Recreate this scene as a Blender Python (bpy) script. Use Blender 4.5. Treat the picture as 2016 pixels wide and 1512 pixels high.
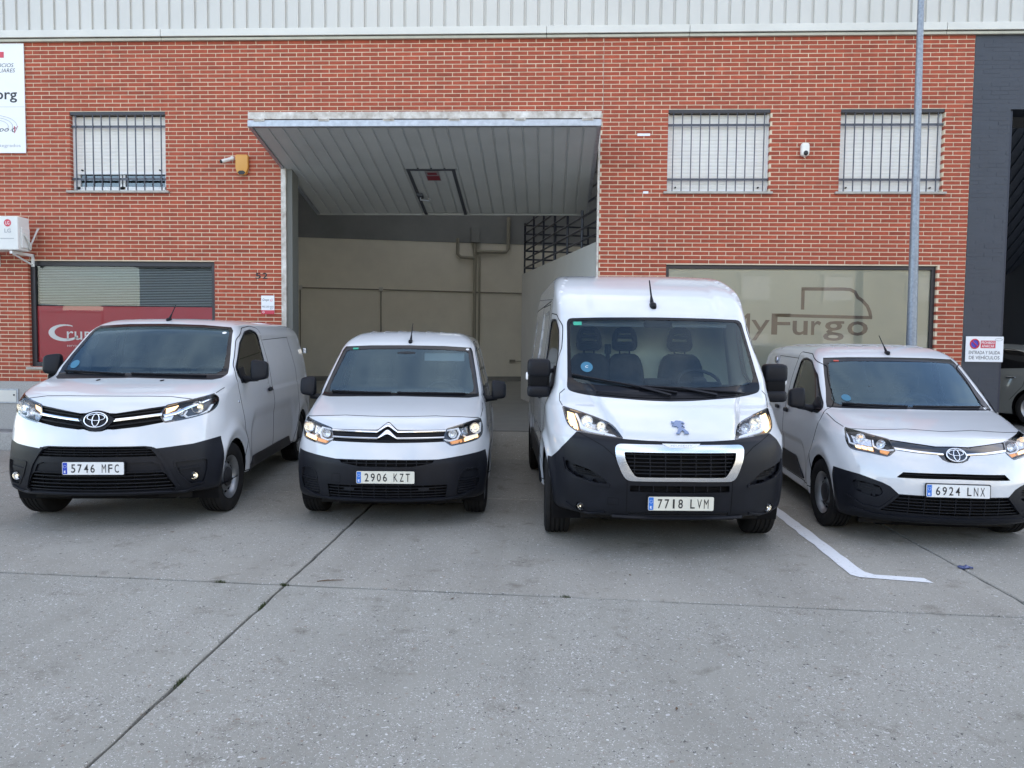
import bpy, bmesh, math, random
import numpy as np
from mathutils import Vector, Matrix
random.seed(7); rng = np.random.default_rng(7)
R = math.radians
for o in list(bpy.data.objects): bpy.data.objects.remove(o, do_unlink=True)
scene = bpy.context.scene
C = scene.collection

# ---------------------------------------------------------------- camera
def set_camera():
    yaw, pitch, roll = R(2.736), R(3.196), R(.617)
    fw = Vector((-math.sin(yaw)*math.cos(pitch), math.cos(yaw)*math.cos(pitch), -math.sin(pitch)))
    r0 = Vector((math.cos(yaw), math.sin(yaw), 0)); d0 = -r0.cross(fw)
    rx = r0*math.cos(roll) - d0*math.sin(roll); dy = r0*math.sin(roll) + d0*math.cos(roll)
    cam = bpy.data.cameras.new('camera'); cam.sensor_width = 36; cam.lens = 36*1514/2016; cam.clip_end = 800; cam.clip_start = .05
    o = bpy.data.objects.new('camera', cam); C.objects.link(o)
    m = Matrix((rx, -dy, -fw)).transposed().to_4x4(); m.translation = (0, 0, 1.72); o.matrix_world = m
    scene.camera = o
set_camera()

# ---------------------------------------------------------------- sky, sun, exposure
SUN_EL, SUN_AZ = R(25), R(50)           # low behind the row of warehouses, to the right
world = bpy.data.worlds.new('World'); scene.world = world; world.use_nodes = True
nt = world.node_tree; nt.nodes.clear()
sky = nt.nodes.new('ShaderNodeTexSky'); sky.sky_type = 'NISHITA'; sky.sun_disc = False
sky.sun_elevation = SUN_EL; sky.sun_rotation = SUN_AZ; sky.altitude = 600; sky.air_density = 1.0; sky.dust_density = 1.5; sky.ozone_density = 1.0
# a broken layer of clouds: directions are carried onto a flat layer overhead, so they crowd towards the horizon
tc = nt.nodes.new('ShaderNodeTexCoord'); sx = nt.nodes.new('ShaderNodeSeparateXYZ'); nt.links.new(tc.outputs['Generated'], sx.inputs[0])
ab = nt.nodes.new('ShaderNodeMath'); ab.operation = 'MAXIMUM'; ab.inputs[1].default_value = 0; nt.links.new(sx.outputs['Z'], ab.inputs[0])
ad = nt.nodes.new('ShaderNodeMath'); ad.operation = 'ADD'; ad.inputs[1].default_value = .22; nt.links.new(ab.outputs[0], ad.inputs[0])
cx = nt.nodes.new('ShaderNodeCombineXYZ')
for k in 'XY':
    dv = nt.nodes.new('ShaderNodeMath'); dv.operation = 'DIVIDE'; nt.links.new(sx.outputs[k], dv.inputs[0]); nt.links.new(ad.outputs[0], dv.inputs[1]); nt.links.new(dv.outputs[0], cx.inputs[k])
cl = nt.nodes.new('ShaderNodeTexNoise'); cl.inputs['Scale'].default_value = .95; cl.inputs['Detail'].default_value = 9; cl.inputs['Roughness'].default_value = .56
mp = nt.nodes.new('ShaderNodeMapping'); mp.inputs['Location'].default_value = (3.7, 1.9, 0)
rp = nt.nodes.new('ShaderNodeValToRGB'); rp.color_ramp.elements[0].position = .47; rp.color_ramp.elements[1].position = .66
rp.color_ramp.elements[1].color = (.72, .72, .72, 1); rp.color_ramp.elements[0].color = (.03, .03, .03, 1)     # thin high veil between the clouds
mx = nt.nodes.new('ShaderNodeMixRGB'); mx.inputs[2].default_value = (7.5, 6.8, 6.1, 1)
bg = nt.nodes.new('ShaderNodeBackground'); bg.inputs['Strength'].default_value = .15
wo = nt.nodes.new('ShaderNodeOutputWorld')
for a, b in ((cx.outputs[0], mp.inputs['Vector']), (mp.outputs['Vector'], cl.inputs['Vector']), (cl.outputs['Fac'], rp.inputs['Fac']),
             (rp.outputs['Color'], mx.inputs[0]), (sky.outputs['Color'], mx.inputs[1]), (mx.outputs['Color'], bg.inputs['Color']), (bg.outputs['Background'], wo.inputs['Surface'])):
    nt.links.new(a, b)
sun = bpy.data.lights.new('sun', 'SUN'); sun.energy = 2.3; sun.angle = R(.5); sun.color = (1, .93, .84)
so = bpy.data.objects.new('sun', sun); C.objects.link(so)
sdir = Vector((math.sin(SUN_AZ)*math.cos(SUN_EL), math.cos(SUN_AZ)*math.cos(SUN_EL), math.sin(SUN_EL)))
so.rotation_euler = sdir.to_track_quat('Z', 'Y').to_euler()
scene.view_settings.view_transform = 'Standard'; scene.view_settings.look = 'None'
scene.view_settings.exposure = 1.92; scene.view_settings.gamma = 1
scene.render.engine = 'CYCLES'
scene.cycles.max_bounces = 9; scene.cycles.transparent_max_bounces = 16; scene.cycles.glossy_bounces = 4; scene.cycles.diffuse_bounces = 5
# ---------------------------------------------------------------- body shapes
def pchip(pts):
    """monotone cubic through (x, y) points; linear beyond the ends"""
    p = np.array(sorted(pts), float); x, y = p[:, 0], p[:, 1]
    h = np.diff(x); d = np.diff(y) / h; n = len(x); m = np.zeros(n)
    if n == 2: m[:] = d[0]
    else:
        for i in range(1, n - 1):
            if d[i-1] * d[i] > 0:
                w1, w2 = 2*h[i] + h[i-1], h[i] + 2*h[i-1]
                m[i] = (w1 + w2) / (w1 / d[i-1] + w2 / d[i])
        m[0], m[-1] = d[0], d[-1]
    def fn(t):
        t = np.asarray(t, float); i = np.clip(np.searchsorted(x, t) - 1, 0, n - 2)
        s = (t - x[i]) / h[i]; sc = np.clip(s, 0, 1); s2, s3 = sc*sc, sc*sc*sc
        v = (2*s3-3*s2+1)*y[i] + (s3-2*s2+sc)*h[i]*m[i] + (-2*s3+3*s2)*y[i+1] + (s3-s2)*h[i]*m[i+1]
        return v + np.where(s < 0, (t - x[0]) * m[0], 0) + np.where(s > 1, (t - x[-1]) * m[-1], 0)
    g = np.linspace(x[0] - .5, x[-1] + .5, 1600); tab = fn(g)
    # light smoothing so that the joins carry no visible kink
    w = max(3, int(0.02 / (g[1] - g[0]))); ker = np.hanning(w + 2)[1:-1]; ker /= ker.sum()
    tab2 = np.convolve(np.pad(tab, w, mode='edge'), ker, 'same')[w:-w]
    tab2[:w] = tab[:w]; tab2[-w:] = tab[-w:]
    return lambda t: np.interp(t, g, tab2)

def smax(a, b, k):
    h = np.maximum(k - np.abs(a - b), 0) / k
    return np.maximum(a, b) + h*h*k*.25

def sstep(a, b, t):
    s = np.clip((t - a) / (b - a), 0, 1); return s*s*(3-2*s)

def rrect(u, v, u0, u1, v0, v1, r):
    """signed distance to a rounded rectangle"""
    qx = np.abs(u - (u0+u1)/2) - (u1-u0)/2 + r; qy = np.abs(v - (v0+v1)/2) - (v1-v0)/2 + r
    return np.hypot(np.maximum(qx, 0), np.maximum(qy, 0)) + np.minimum(np.maximum(qx, qy), 0) - r

class Shape:
    def __init__(s, W, prof, bowA, bowB, side, taper, roof, crown, L, kfs, kfr, ksr, z0, feats=None, rear=None, krear=.12):
        s.W = W; s.prof = pchip(prof); s.A = pchip(bowA); s.B = pchip(bowB); s.side = pchip(side)
        s.taper = pchip(taper); s.roof = pchip(roof); s.crown = crown; s.L = L; s.kfs = pchip(kfs)
        s.kfr, s.ksr, s.z0, s.feats, s.krear = kfr, ksr, z0, feats, krear
        s.rear = pchip(rear) if rear else (lambda z: 0*z)
    def yfront(s, ax, z):
        u = ax / s.W; u2 = u*u
        return s.prof(z) + s.A(z)*u2 + s.B(z)*u2*u2
    def f(s, x, y, z):
        ax = np.abs(x); e = .004
        Y = s.yfront(ax, z)
        Yz = (s.yfront(ax, z + e) - Y) / e; Yx = (s.yfront(ax + e, z) - Y) / e
        df = (Y - y) / np.sqrt(1 + Yz*Yz + Yx*Yx)
        X = s.side(z) - s.taper(y)
        if s.feats: fs, ff = s.feats(ax, y, z)
        else: fs = ff = 0
        slope = (s.side(z + e) - s.side(z)) / e
        ds = (ax - X - fs) / np.sqrt(1 + slope*slope)
        df = df - ff
        dr = z - (s.roof(y) - s.crown * (ax/s.W)**2)
        db = s.z0 - z
        de = y - (s.L - s.rear(z) - .06*(ax/s.W)**2)
        d = smax(df, ds, s.kfs(z))
        d = smax(d, smax(dr, ds, s.ksr), s.kfr) if False else smax(d, dr, np.where(ds > df, s.ksr, s.kfr))
        d = smax(d, de, s.krear)
        return smax(d, db, .05)
    def grad(s, P):
        e = .0015; g = np.empty_like(P)
        for i in range(3):
            d = np.zeros(3); d[i] = e
            g[:, i] = s.f(*(P + d).T) - s.f(*(P - d).T)
        return g / (2*e)
    def normal(s, P):
        g = s.grad(P); return g / np.maximum(np.linalg.norm(g, axis=1, keepdims=True), 1e-9)
    def project(s, P, it=2):
        for _ in range(it):
            g = s.grad(P); v = s.f(*P.T)
            P = P - (v / np.maximum((g*g).sum(1), .05))[:, None] * g
        return P
    def hit_front(s, x, z):
        """y of the front surface at each (x, z)"""
        x = np.asarray(x, float); z = np.asarray(z, float); y = s.yfront(np.abs(x), z) - .06; lo = y.copy(); hi = lo.copy(); done = np.zeros(x.shape, bool)
        for k in range(60):
            v = s.f(x, y, z); new = (v < 0) & ~done
            hi = np.where(new, y, hi); done |= new
            lo = np.where(done, lo, y); y = np.where(done, y, y + np.clip(v*1.1, .008, .06))
            if done.all(): break
        hi = np.where(done, hi, y)
        for k in range(12):
            m = (lo + hi) / 2; ins = s.f(x, m, z) < 0; hi = np.where(ins, m, hi); lo = np.where(ins, lo, m)
        return hi
    def hit_side(s, y, z, sg):
        y = np.asarray(y, float); z = np.asarray(z, float); lo = np.full(y.shape, 0.2); hi = np.full(y.shape, 1.6)
        for k in range(16):
            m = (lo + hi) / 2; ins = s.f(m, y, z) < 0; lo = np.where(ins, m, lo); hi = np.where(ins, hi, m)
        return sg * lo
    def mesh(s, xs, ys, zs):
        """surface nets on a rectilinear grid, vertices pulled onto the surface"""
        X, Y, Z = np.meshgrid(xs, ys, zs, indexing='ij'); h = len(xs)//2; F = s.f(X[h:], Y[h:], Z[h:]); F = np.concatenate([F[:0:-1], F])
        ins = F < 0; nx, ny, nz = F.shape
        acc = np.zeros((nx-1, ny-1, nz-1, 3)); cnt = np.zeros((nx-1, ny-1, nz-1))
        G = np.stack([X, Y, Z], -1)
        for ax in range(3):
            a = [slice(None)]*3; b = [slice(None)]*3; a[ax] = slice(0, -1); b[ax] = slice(1, None)
            fa, fb = F[tuple(a)], F[tuple(b)]; cr = (fa < 0) != (fb < 0)
            idx = np.argwhere(cr); t = (fa[cr] / (fa[cr] - fb[cr]))[:, None]
            p = G[tuple(a)][cr] * (1-t) + G[tuple(b)][cr] * t
            o = [k for k in range(3) if k != ax]
            for du in (0, -1):
                for dv in (0, -1):
                    c = idx.copy(); c[:, o[0]] += du; c[:, o[1]] += dv
                    ok = (c >= 0).all(1) & (c < np.array([nx-1, ny-1, nz-1])).all(1)
                    np.add.at(acc, tuple(c[ok].T), p[ok]); np.add.at(cnt, tuple(c[ok].T), 1)
        act = cnt > 0; ids = -np.ones(act.shape, int); ids[act] = np.arange(act.sum())
        V = acc[act] / cnt[act][:, None]
        quads = []
        for ax in range(3):
            a = [slice(1, -1)]*3; b = [slice(1, -1)]*3; a[ax] = slice(0, -1); b[ax] = slice(1, None)
            ia, ib = ins[tuple(a)], ins[tuple(b)]
            idx = np.argwhere(ia != ib); flip = ia[ia != ib]
            off = np.ones(3, int); off[ax] = 0; idx = idx + off
            o = [(1, 2), (2, 0), (0, 1)][ax]
            cells = []
            for du, dv in ((-1, -1), (0, -1), (0, 0), (-1, 0)):
                c = idx.copy(); c[:, o[0]] += du; c[:, o[1]] += dv; cells.append(ids[tuple(c.T)])
            q = np.stack(cells, 1); q[~flip] = q[~flip][:, ::-1]; quads.append(q)
        return s.project(V), np.concatenate(quads)

def arch(y, z, yw, zw, r0, amp, wid):
    r = np.hypot(y - yw, z - zw)
    return amp * np.exp(-((r - r0) / wid)**2) * sstep(zw - .35, zw - .05, z)
# ---------------------------------------------------------------- the four van bodies (metres; x across, y back from the nose, z up)
def feats_compact(ax, y, z):
    fs = arch(y, z, .83, .32, .44, .022, .07) + arch(y, z, 3.62, .32, .44, .02, .07)
    fs = fs - .012 * sstep(.03, -.03, rrect(y, z, 2.25, 4.1, 1.02, 1.66, .12))
    fs = fs - .014 * sstep(.05, -.02, rrect(y, z, 1.45, 3.05, .30, .70, .18))
    return fs, 0
BERL = Shape(.90,
    prof=[(.15,.20),(.20,.10),(.26,.04),(.34,.012),(.46,0),(.58,.005),(.68,.03),(.78,.065),(.86,.10),(.93,.145),(.985,.21),(1.03,.32),(1.08,.50),(1.13,.73),(1.172,.92),(1.21,.99),(1.30,1.12),(1.45,1.325),(1.60,1.53),(1.70,1.67),(1.78,1.79),(1.9,1.98),(2.2,2.5)],
    bowA=[(.15,.22),(.9,.25),(1.05,.24),(1.13,.17),(1.19,.12),(1.7,.10),(2.1,.10)], bowB=[(.15,.15),(.9,.15),(1.05,.12),(1.15,.06),(1.25,.04),(2.1,.03)],
    side=[(.1,.86),(.25,.89),(.45,.908),(.70,.907),(.90,.893),(1.05,.875),(1.18,.850),(1.30,.82),(1.5,.772),(1.65,.732),(1.75,.70),(1.85,.665),(2.1,.58)],
    taper=[(-.3,.03),(0,.02),(.4,.01),(.9,0),(3.5,0),(4.4,.03)],
    roof=[(.5,1.62),(1.4,1.765),(1.8,1.80),(2.3,1.82),(3.4,1.82),(4.4,1.79)], crown=.045, L=4.40,
    kfs=[(.1,.12),(.8,.12),(1.0,.13),(1.15,.09),(1.3,.07),(1.9,.08)], kfr=.16, ksr=.16, z0=.24, feats=feats_compact, rear=[(.2,.05),(.5,0),(1.1,.02),(1.9,.12)])
def feats_city(ax, y, z):
    fs = arch(y, z, .82, .32, .43, .026, .065) + arch(y, z, 3.50, .32, .43, .02, .07)
    fs = fs - .012 * sstep(.03, -.03, rrect(y, z, 2.15, 3.95, .98, 1.58, .12))
    fs = fs - .018 * sstep(.06, -.02, rrect(y, z, 1.42, 2.95, .28, .68, .18))
    return fs, 0
CITY = Shape(.872,
    prof=[(.10,.24),(.16,.12),(.22,.05),(.30,.015),(.42,0),(.54,.004),(.64,.02),(.74,.05),(.81,.085),(.87,.135),(.92,.20),(.965,.31),(1.02,.52),(1.07,.76),(1.105,.93),(1.14,1.0),(1.22,1.115),(1.37,1.32),(1.50,1.50),(1.60,1.64),(1.68,1.76),(1.8,1.95),(2.1,2.45)],
    bowA=[(.15,.22),(.85,.23),(1.0,.22),(1.08,.16),(1.14,.12),(1.6,.10),(2.1,.10)], bowB=[(.15,.15),(.85,.14),(1.0,.12),(1.1,.06),(1.2,.04),(2.1,.03)],
    side=[(.1,.80),(.25,.838),(.45,.864),(.66,.872),(.86,.866),(1.0,.85),(1.12,.826),(1.25,.792),(1.42,.75),(1.55,.715),(1.65,.683),(1.75,.648),(2.0,.57)],
    taper=[(-.3,.03),(0,.02),(.4,.01),(.9,0),(3.5,0),(4.25,.03)],
    roof=[(.5,1.52),(1.4,1.665),(1.8,1.70),(2.3,1.72),(3.4,1.72),(4.25,1.69)], crown=.04, L=4.25,
    kfs=[(.1,.13),(.8,.13),(.95,.13),(1.1,.09),(1.25,.07),(1.9,.08)], kfr=.15, ksr=.15, z0=.20, feats=feats_city, rear=[(.2,.05),(.5,0),(1.1,.02),(1.9,.12)])
def feats_proace(ax, y, z):
    fs = arch(y, z, .88, .35, .47, .030, .075) + arch(y, z, 4.22, .35, .46, .02, .08)
    fs = fs - .014 * sstep(.03, -.03, rrect(y, z, 2.42, 4.75, 1.12, 1.74, .12))
    fs = fs - .020 * sstep(.10, -.05, rrect(y, z, 1.55, 3.65, .34, .86, .24))
    return fs, 0
PROACE = Shape(.945,
    prof=[(.25,.18),(.31,.08),(.38,.03),(.46,.008),(.56,0),(.68,.008),(.80,.03),(.90,.05),(1.0,.08),(1.08,.12),(1.14,.18),(1.19,.28),(1.23,.42),(1.275,.63),(1.315,.86),(1.345,.97),(1.42,1.07),(1.55,1.24),(1.70,1.44),(1.82,1.60),(1.90,1.71),(2.0,1.86),(2.3,2.35)],
    bowA=[(.25,.22),(1.0,.24),(1.15,.22),(1.26,.16),(1.34,.12),(1.8,.10),(2.3,.10)], bowB=[(.25,.14),(1.0,.16),(1.15,.13),(1.28,.06),(1.4,.04),(2.3,.03)],
    side=[(.2,.92),(.35,.945),(.55,.96),(.85,.957),(1.05,.938),(1.2,.922),(1.32,.902),(1.45,.875),(1.65,.825),(1.80,.782),(1.90,.745),(2.0,.705),(2.3,.6)],
    taper=[(-.3,.03),(0,.02),(.4,.01),(.9,0),(4.2,0),(5.0,.03)],
    roof=[(.5,1.74),(1.5,1.885),(1.9,1.92),(2.4,1.94),(4.2,1.94),(5.0,1.91)], crown=.04, L=4.98,
    kfs=[(.2,.12),(.9,.12),(1.15,.13),(1.3,.09),(1.45,.07),(2.0,.08)], kfr=.14, ksr=.16, z0=.30, feats=feats_proace, rear=[(.2,.05),(.5,0),(1.1,.02),(1.9,.10)])
def feats_boxer(ax, y, z):
    fs = arch(y, z, .96, .36, .50, .028, .06) + arch(y, z, 4.45, .36, .48, .02, .07)
    fs = fs - .014 * sstep(.03, -.02, rrect(y, z, 2.05, 3.15, 1.30, 2.02, .07)) - .014 * sstep(.03, -.02, rrect(y, z, 3.3, 5.1, 1.30, 2.02, .07))
    fs = fs - .012 * sstep(.04, -.02, rrect(y, z, 1.55, 4.0, .36, .80, .12))
    fs = fs - .065 * sstep(1.75, .95, y) * sstep(1.12, 1.35, z)
    # raised bonnet centre with soft shoulders, ribbed roof cap
    u = ax - (.40 + .55 * (z - .94))
    ff = -.042 * sstep(.0, .09, u) * sstep(.93, 1.02, z) * sstep(1.42, 1.22, z)
    rib = np.exp(-((ax - .62) / .05)**2)
    ff = ff + (-.014) * rib * sstep(1.95, 2.05, z)
    return fs, ff
BOXER = Shape(1.0,
    prof=[(.20,.22),(.26,.12),(.32,.06),(.40,.025),(.50,.01),(.62,0),(.75,.005),(.86,.02),(.94,.05),(1.0,.10),(1.06,.18),(1.12,.275),(1.17,.37),(1.22,.47),(1.28,.555),(1.40,.67),(1.6,.845),(1.8,1.02),(1.95,1.15),(2.05,1.24),(2.2,1.39),(2.33,1.57),(2.45,1.85),(2.6,2.25),(2.8,2.8)],
    bowA=[(.2,.20),(.9,.20),(1.05,.17),(1.2,.13),(1.35,.10),(1.9,.09),(2.8,.10)], bowB=[(.2,.22),(.6,.22),(.95,.18),(1.1,.15),(1.25,.08),(1.4,.03),(2.8,.03)],
    side=[(.2,.965),(.35,.99),(.6,1.01),(.9,1.015),(1.2,1.015),(1.4,.998),(1.6,.967),(1.85,.935),(2.05,.915),(2.2,.90),(2.35,.872),(2.5,.835),(2.8,.74)],
    taper=[(-.3,.05),(0,.04),(.5,.02),(1.0,0),(4.5,0),(5.4,.03)],
    roof=[(.8,1.98),(1.7,2.30),(2.0,2.385),(2.3,2.425),(2.7,2.44),(4.5,2.44),(5.4,2.42)], crown=.018, L=5.40,
    kfs=[(.2,.2),(.8,.18),(1.1,.18),(1.3,.10),(1.5,.07),(2.0,.07),(2.5,.08)], kfr=.15, ksr=.09, z0=.32, feats=feats_boxer, rear=[(.2,.05),(.6,0),(1.1,.02),(2.5,.06)])
POSE = {'proace': (-3.965, 6.489, 6.68), 'berl': (-1.452, 6.788, 3.5), 'boxer': (1.048, 6.033, 3.7), 'city': (3.412, 6.520, -3.5)}
SHAPES = {'proace': PROACE, 'berl': BERL, 'boxer': BOXER, 'city': CITY}
def van_grid(s):
    L = s.L; ys = np.concatenate([np.arange(-.06, 1.3, .022), np.arange(1.3, 2.3, .032), np.arange(2.3, L + .12, .07)])
    xs = np.arange(-42, 43) * (s.W + .09) / 42.0
    zs = np.arange(s.z0 - .06, float(s.roof(3.0)) + .08, .022)
    return xs, ys, zs
# ---------------------------------------------------------------- materials
M = {}
def mat(name, col=(.8, .8, .8), rough=.5, metal=0, coat=0, spec=.5, emit=None, es=0, var=0, vscale=3.0, bump=0, bscale=60, rvar=0, stretch=None, detail=6, col2=None, objrand=0, island=0, alpha=1):
    m = bpy.data.materials.new(name); m.use_nodes = True; n = m.node_tree; b = n.nodes['Principled BSDF']; L = n.links.new
    b.inputs['Base Color'].default_value = (*col, 1); b.inputs['Roughness'].default_value = rough; b.inputs['Metallic'].default_value = metal
    b.inputs['Coat Weight'].default_value = coat; b.inputs['Coat Roughness'].default_value = .03; b.inputs['Coat IOR'].default_value = 1.65; b.inputs['Specular IOR Level'].default_value = spec
    if emit: b.inputs['Emission Color'].default_value = (*emit, 1); b.inputs['Emission Strength'].default_value = es
    if var or bump or rvar or objrand or island:
        t = n.nodes.new('ShaderNodeTexCoord'); src = t.outputs['Object']
        if stretch:
            mp = n.nodes.new('ShaderNodeMapping'); mp.inputs['Scale'].default_value = stretch; L(src, mp.inputs['Vector']); src = mp.outputs['Vector']
        cur = None
        if var:
            no = n.nodes.new('ShaderNodeTexNoise'); no.inputs['Scale'].default_value = vscale; no.inputs['Detail'].default_value = detail; no.inputs['Roughness'].default_value = .62; L(src, no.inputs['Vector'])
            r = n.nodes.new('ShaderNodeValToRGB'); c2 = col2 or tuple(c*(1-var) for c in col)
            r.color_ramp.elements[0].color = (*c2, 1); r.color_ramp.elements[1].color = (*[min(1, c*(1+var*.35)) for c in col], 1)
            r.color_ramp.elements[0].position = .3; r.color_ramp.elements[1].position = .68; L(no.outputs['Fac'], r.inputs['Fac']); cur = r.outputs['Color']
        if objrand or island:
            if objrand: q = n.nodes.new('ShaderNodeObjectInfo').outputs['Random']
            else: q = n.nodes.new('ShaderNodeNewGeometry').outputs['Random Per Island']
            r2 = n.nodes.new('ShaderNodeValToRGB'); r2.color_ramp.elements[0].color = (.78, .74, .72, 1); r2.color_ramp.elements[1].color = (1.12, 1.06, 1.0, 1)
            e = r2.color_ramp.elements.new(.12); e.color = (.92, .90, .89, 1); e = r2.color_ramp.elements.new(.8); e.color = (1, 1, 1, 1); L(q, r2.inputs['Fac'])
            mm = n.nodes.new('ShaderNodeMixRGB'); mm.blend_type = 'MULTIPLY'; mm.inputs[0].default_value = 1
            if cur: L(cur, mm.inputs[1])
            else: mm.inputs[1].default_value = (*col, 1)
            L(r2.outputs['Color'], mm.inputs[2]); cur = mm.outputs['Color']
        if cur: L(cur, b.inputs['Base Color'])
        if rvar:
            n2 = n.nodes.new('ShaderNodeTexNoise'); n2.inputs['Scale'].default_value = vscale*2.3; n2.inputs['Detail'].default_value = 4; L(src, n2.inputs['Vector'])
            mr = n.nodes.new('ShaderNodeMapRange'); mr.inputs['To Min'].default_value = max(.02, rough-rvar); mr.inputs['To Max'].default_value = rough+rvar; L(n2.outputs['Fac'], mr.inputs['Value']); L(mr.outputs['Result'], b.inputs['Roughness'])
        if bump:
            n3 = n.nodes.new('ShaderNodeTexNoise'); n3.inputs['Scale'].default_value = bscale; n3.inputs['Detail'].default_value = 5; L(src, n3.inputs['Vector'])
            bp = n.nodes.new('ShaderNodeBump'); bp.inputs['Strength'].default_value = bump; bp.inputs['Distance'].default_value = .01; L(n3.outputs['Fac'], bp.inputs['Height']); L(bp.outputs['Normal'], b.inputs['Normal'])
    M[name] = m; return m
def glass_mat(name, tint, ior=1.5, rough=0.0, gain=1.0, refl=(1, 1, 1)):
    m = bpy.data.materials.new(name); m.use_nodes = True; n = m.node_tree; n.nodes.clear(); L = n.links.new
    tr = n.nodes.new('ShaderNodeBsdfTransparent'); tr.inputs['Color'].default_value = (*tint, 1)
    gl = n.nodes.new('ShaderNodeBsdfGlossy'); gl.inputs['Roughness'].default_value = rough; gl.inputs['Color'].default_value = (*refl, 1)
    fr = n.nodes.new('ShaderNodeFresnel'); fr.inputs['IOR'].default_value = ior
    mu = n.nodes.new('ShaderNodeMath'); mu.operation = 'MULTIPLY'; mu.inputs[1].default_value = gain; mu.use_clamp = True
    mx = n.nodes.new('ShaderNodeMixShader'); out = n.nodes.new('ShaderNodeOutputMaterial')
    L(fr.outputs['Fac'], mu.inputs[0]); L(mu.outputs['Value'], mx.inputs['Fac']); L(tr.outputs['BSDF'], mx.inputs[1]); L(gl.outputs['BSDF'], mx.inputs[2]); L(mx.outputs['Shader'], out.inputs['Surface'])
    M[name] = m; return m
mat('white_paint', (.60, .615, .63), rough=.30, coat=1, spec=.35, var=.05, vscale=1.7, rvar=.05)
mat('black_plastic', (.010, .011, .015), rough=.40, spec=.2, var=.25, vscale=6, bump=.04, bscale=420)
mat('dark_plastic', (.005, .005, .006), rough=.7, spec=.15)
mat('gloss_black', (.006, .006, .007), rough=.08, coat=1)
mat('frit', (.006, .006, .008), rough=.12, spec=.35)
mat('gap', (.008, .008, .009), rough=.9, spec=.1)
mat('chrome', (.78, .80, .83), rough=.10, metal=1)
mat('satin', (.58, .61, .66), rough=.18, metal=1)
mat('reflector', (.85, .87, .90), rough=.16, metal=1, bump=.55, bscale=38)
mat('lamp_dark', (.03, .032, .036), rough=.22, spec=.6)
mat('rubber', (.010, .010, .011), rough=.8, spec=.15, var=.35, vscale=14, bump=.08, bscale=160, col2=(.020, .019, .018))
mat('steel_wheel', (.30, .31, .32), rough=.38, metal=.85, var=.25, vscale=9)
mat('hub_black', (.02, .02, .022), rough=.5)
mat('plate_white', (.76, .77, .76), rough=.35, var=.05, vscale=8)
mat('plate_cream', (.72, .70, .60), rough=.38, var=.08, vscale=9)
mat('plate_blue', (.012, .05, .42), rough=.4)
mat('plate_light_blue', (.03, .17, .60), rough=.4)
mat('ink', (.012, .012, .014), rough=.5)
mat('white_ink', (.85, .85, .85), rough=.5)
mat('red_ink', (.55, .03, .05), rough=.45)
mat('amber_lit', (.9, .45, .12), rough=.4, emit=(1, .66, .34), es=.7)
mat('amber_dim', (.75, .30, .08), rough=.3, emit=(1, .45, .14), es=.12)
mat('warm_lit', (.9, .85, .7), rough=.4, emit=(1, .84, .55), es=.35)
mat('light_guide', (.86, .88, .92), rough=.25, emit=(.85, .92, 1), es=.05)
mat('sticker_blue', (.03, .15, .24), rough=.5)
mat('sticker_green', (.03, .34, .22), rough=.5)
mat('sticker_red', (.55, .08, .05), rough=.5)
mat('sticker_white', (.75, .75, .75), rough=.5)
mat('dash', (.020, .022, .026), rough=.75, var=.2, vscale=8)
mat('seat', (.022, .024, .029), rough=.9, var=.3, vscale=20)
mat('headliner', (.52, .52, .50), rough=.9)
mat('bulkhead_dark', (.05, .053, .06), rough=.8, var=.15, vscale=3)
mat('bulkhead_cream', (.72, .70, .52), rough=.7, var=.12, vscale=2.5)
mat('lion_blue', (.10, .16, .30), rough=.25, metal=.6, coat=1)
glass_mat('windscreen', (.60, .75, .81), 1.52, gain=1.5, refl=(.58, .84, 1))
glass_mat('windscreen_clear', (.74, .85, .88), 1.52, gain=1.15, refl=(.72, .9, 1))
glass_mat('side_glass', (.72, .78, .77), 1.52, gain=1.3)
glass_mat('lens', (.93, .95, .97), 1.45, gain=.8)

# ---------------------------------------------------------------- mesh helpers
def link(o, parent=None):
    C.objects.link(o)
    if parent is not None: o.parent = parent
    return o
def tag(o, label=None, cat=None, group=None, kind=None):
    if label: o['label'] = label
    if cat: o['category'] = cat
    if group: o['group'] = group
    if kind: o['kind'] = kind
    return o
def empty(name, loc=(0, 0, 0), rz=0):
    o = bpy.data.objects.new(name, None); o.location = loc; o.rotation_euler = (0, 0, rz); o.empty_display_size = .1
    return link(o)
def obj(name, verts, faces, m, parent=None, smooth=False, normals=None, mats=None):
    me = bpy.data.meshes.new(name); me.from_pydata([tuple(map(float, v)) for v in verts], [], [tuple(map(int, f)) for f in faces])
    if isinstance(m, str): m = M[m]
    if m: me.materials.append(m)
    if smooth: me.polygons.foreach_set('use_smooth', [True]*len(me.polygons))
    me.update()
    if normals is not None:
        me.polygons.foreach_set('use_smooth', [True]*len(me.polygons)); me.normals_split_custom_set_from_vertices([tuple(map(float, q)) for q in normals])
    return link(bpy.data.objects.new(name, me), parent)
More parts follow.
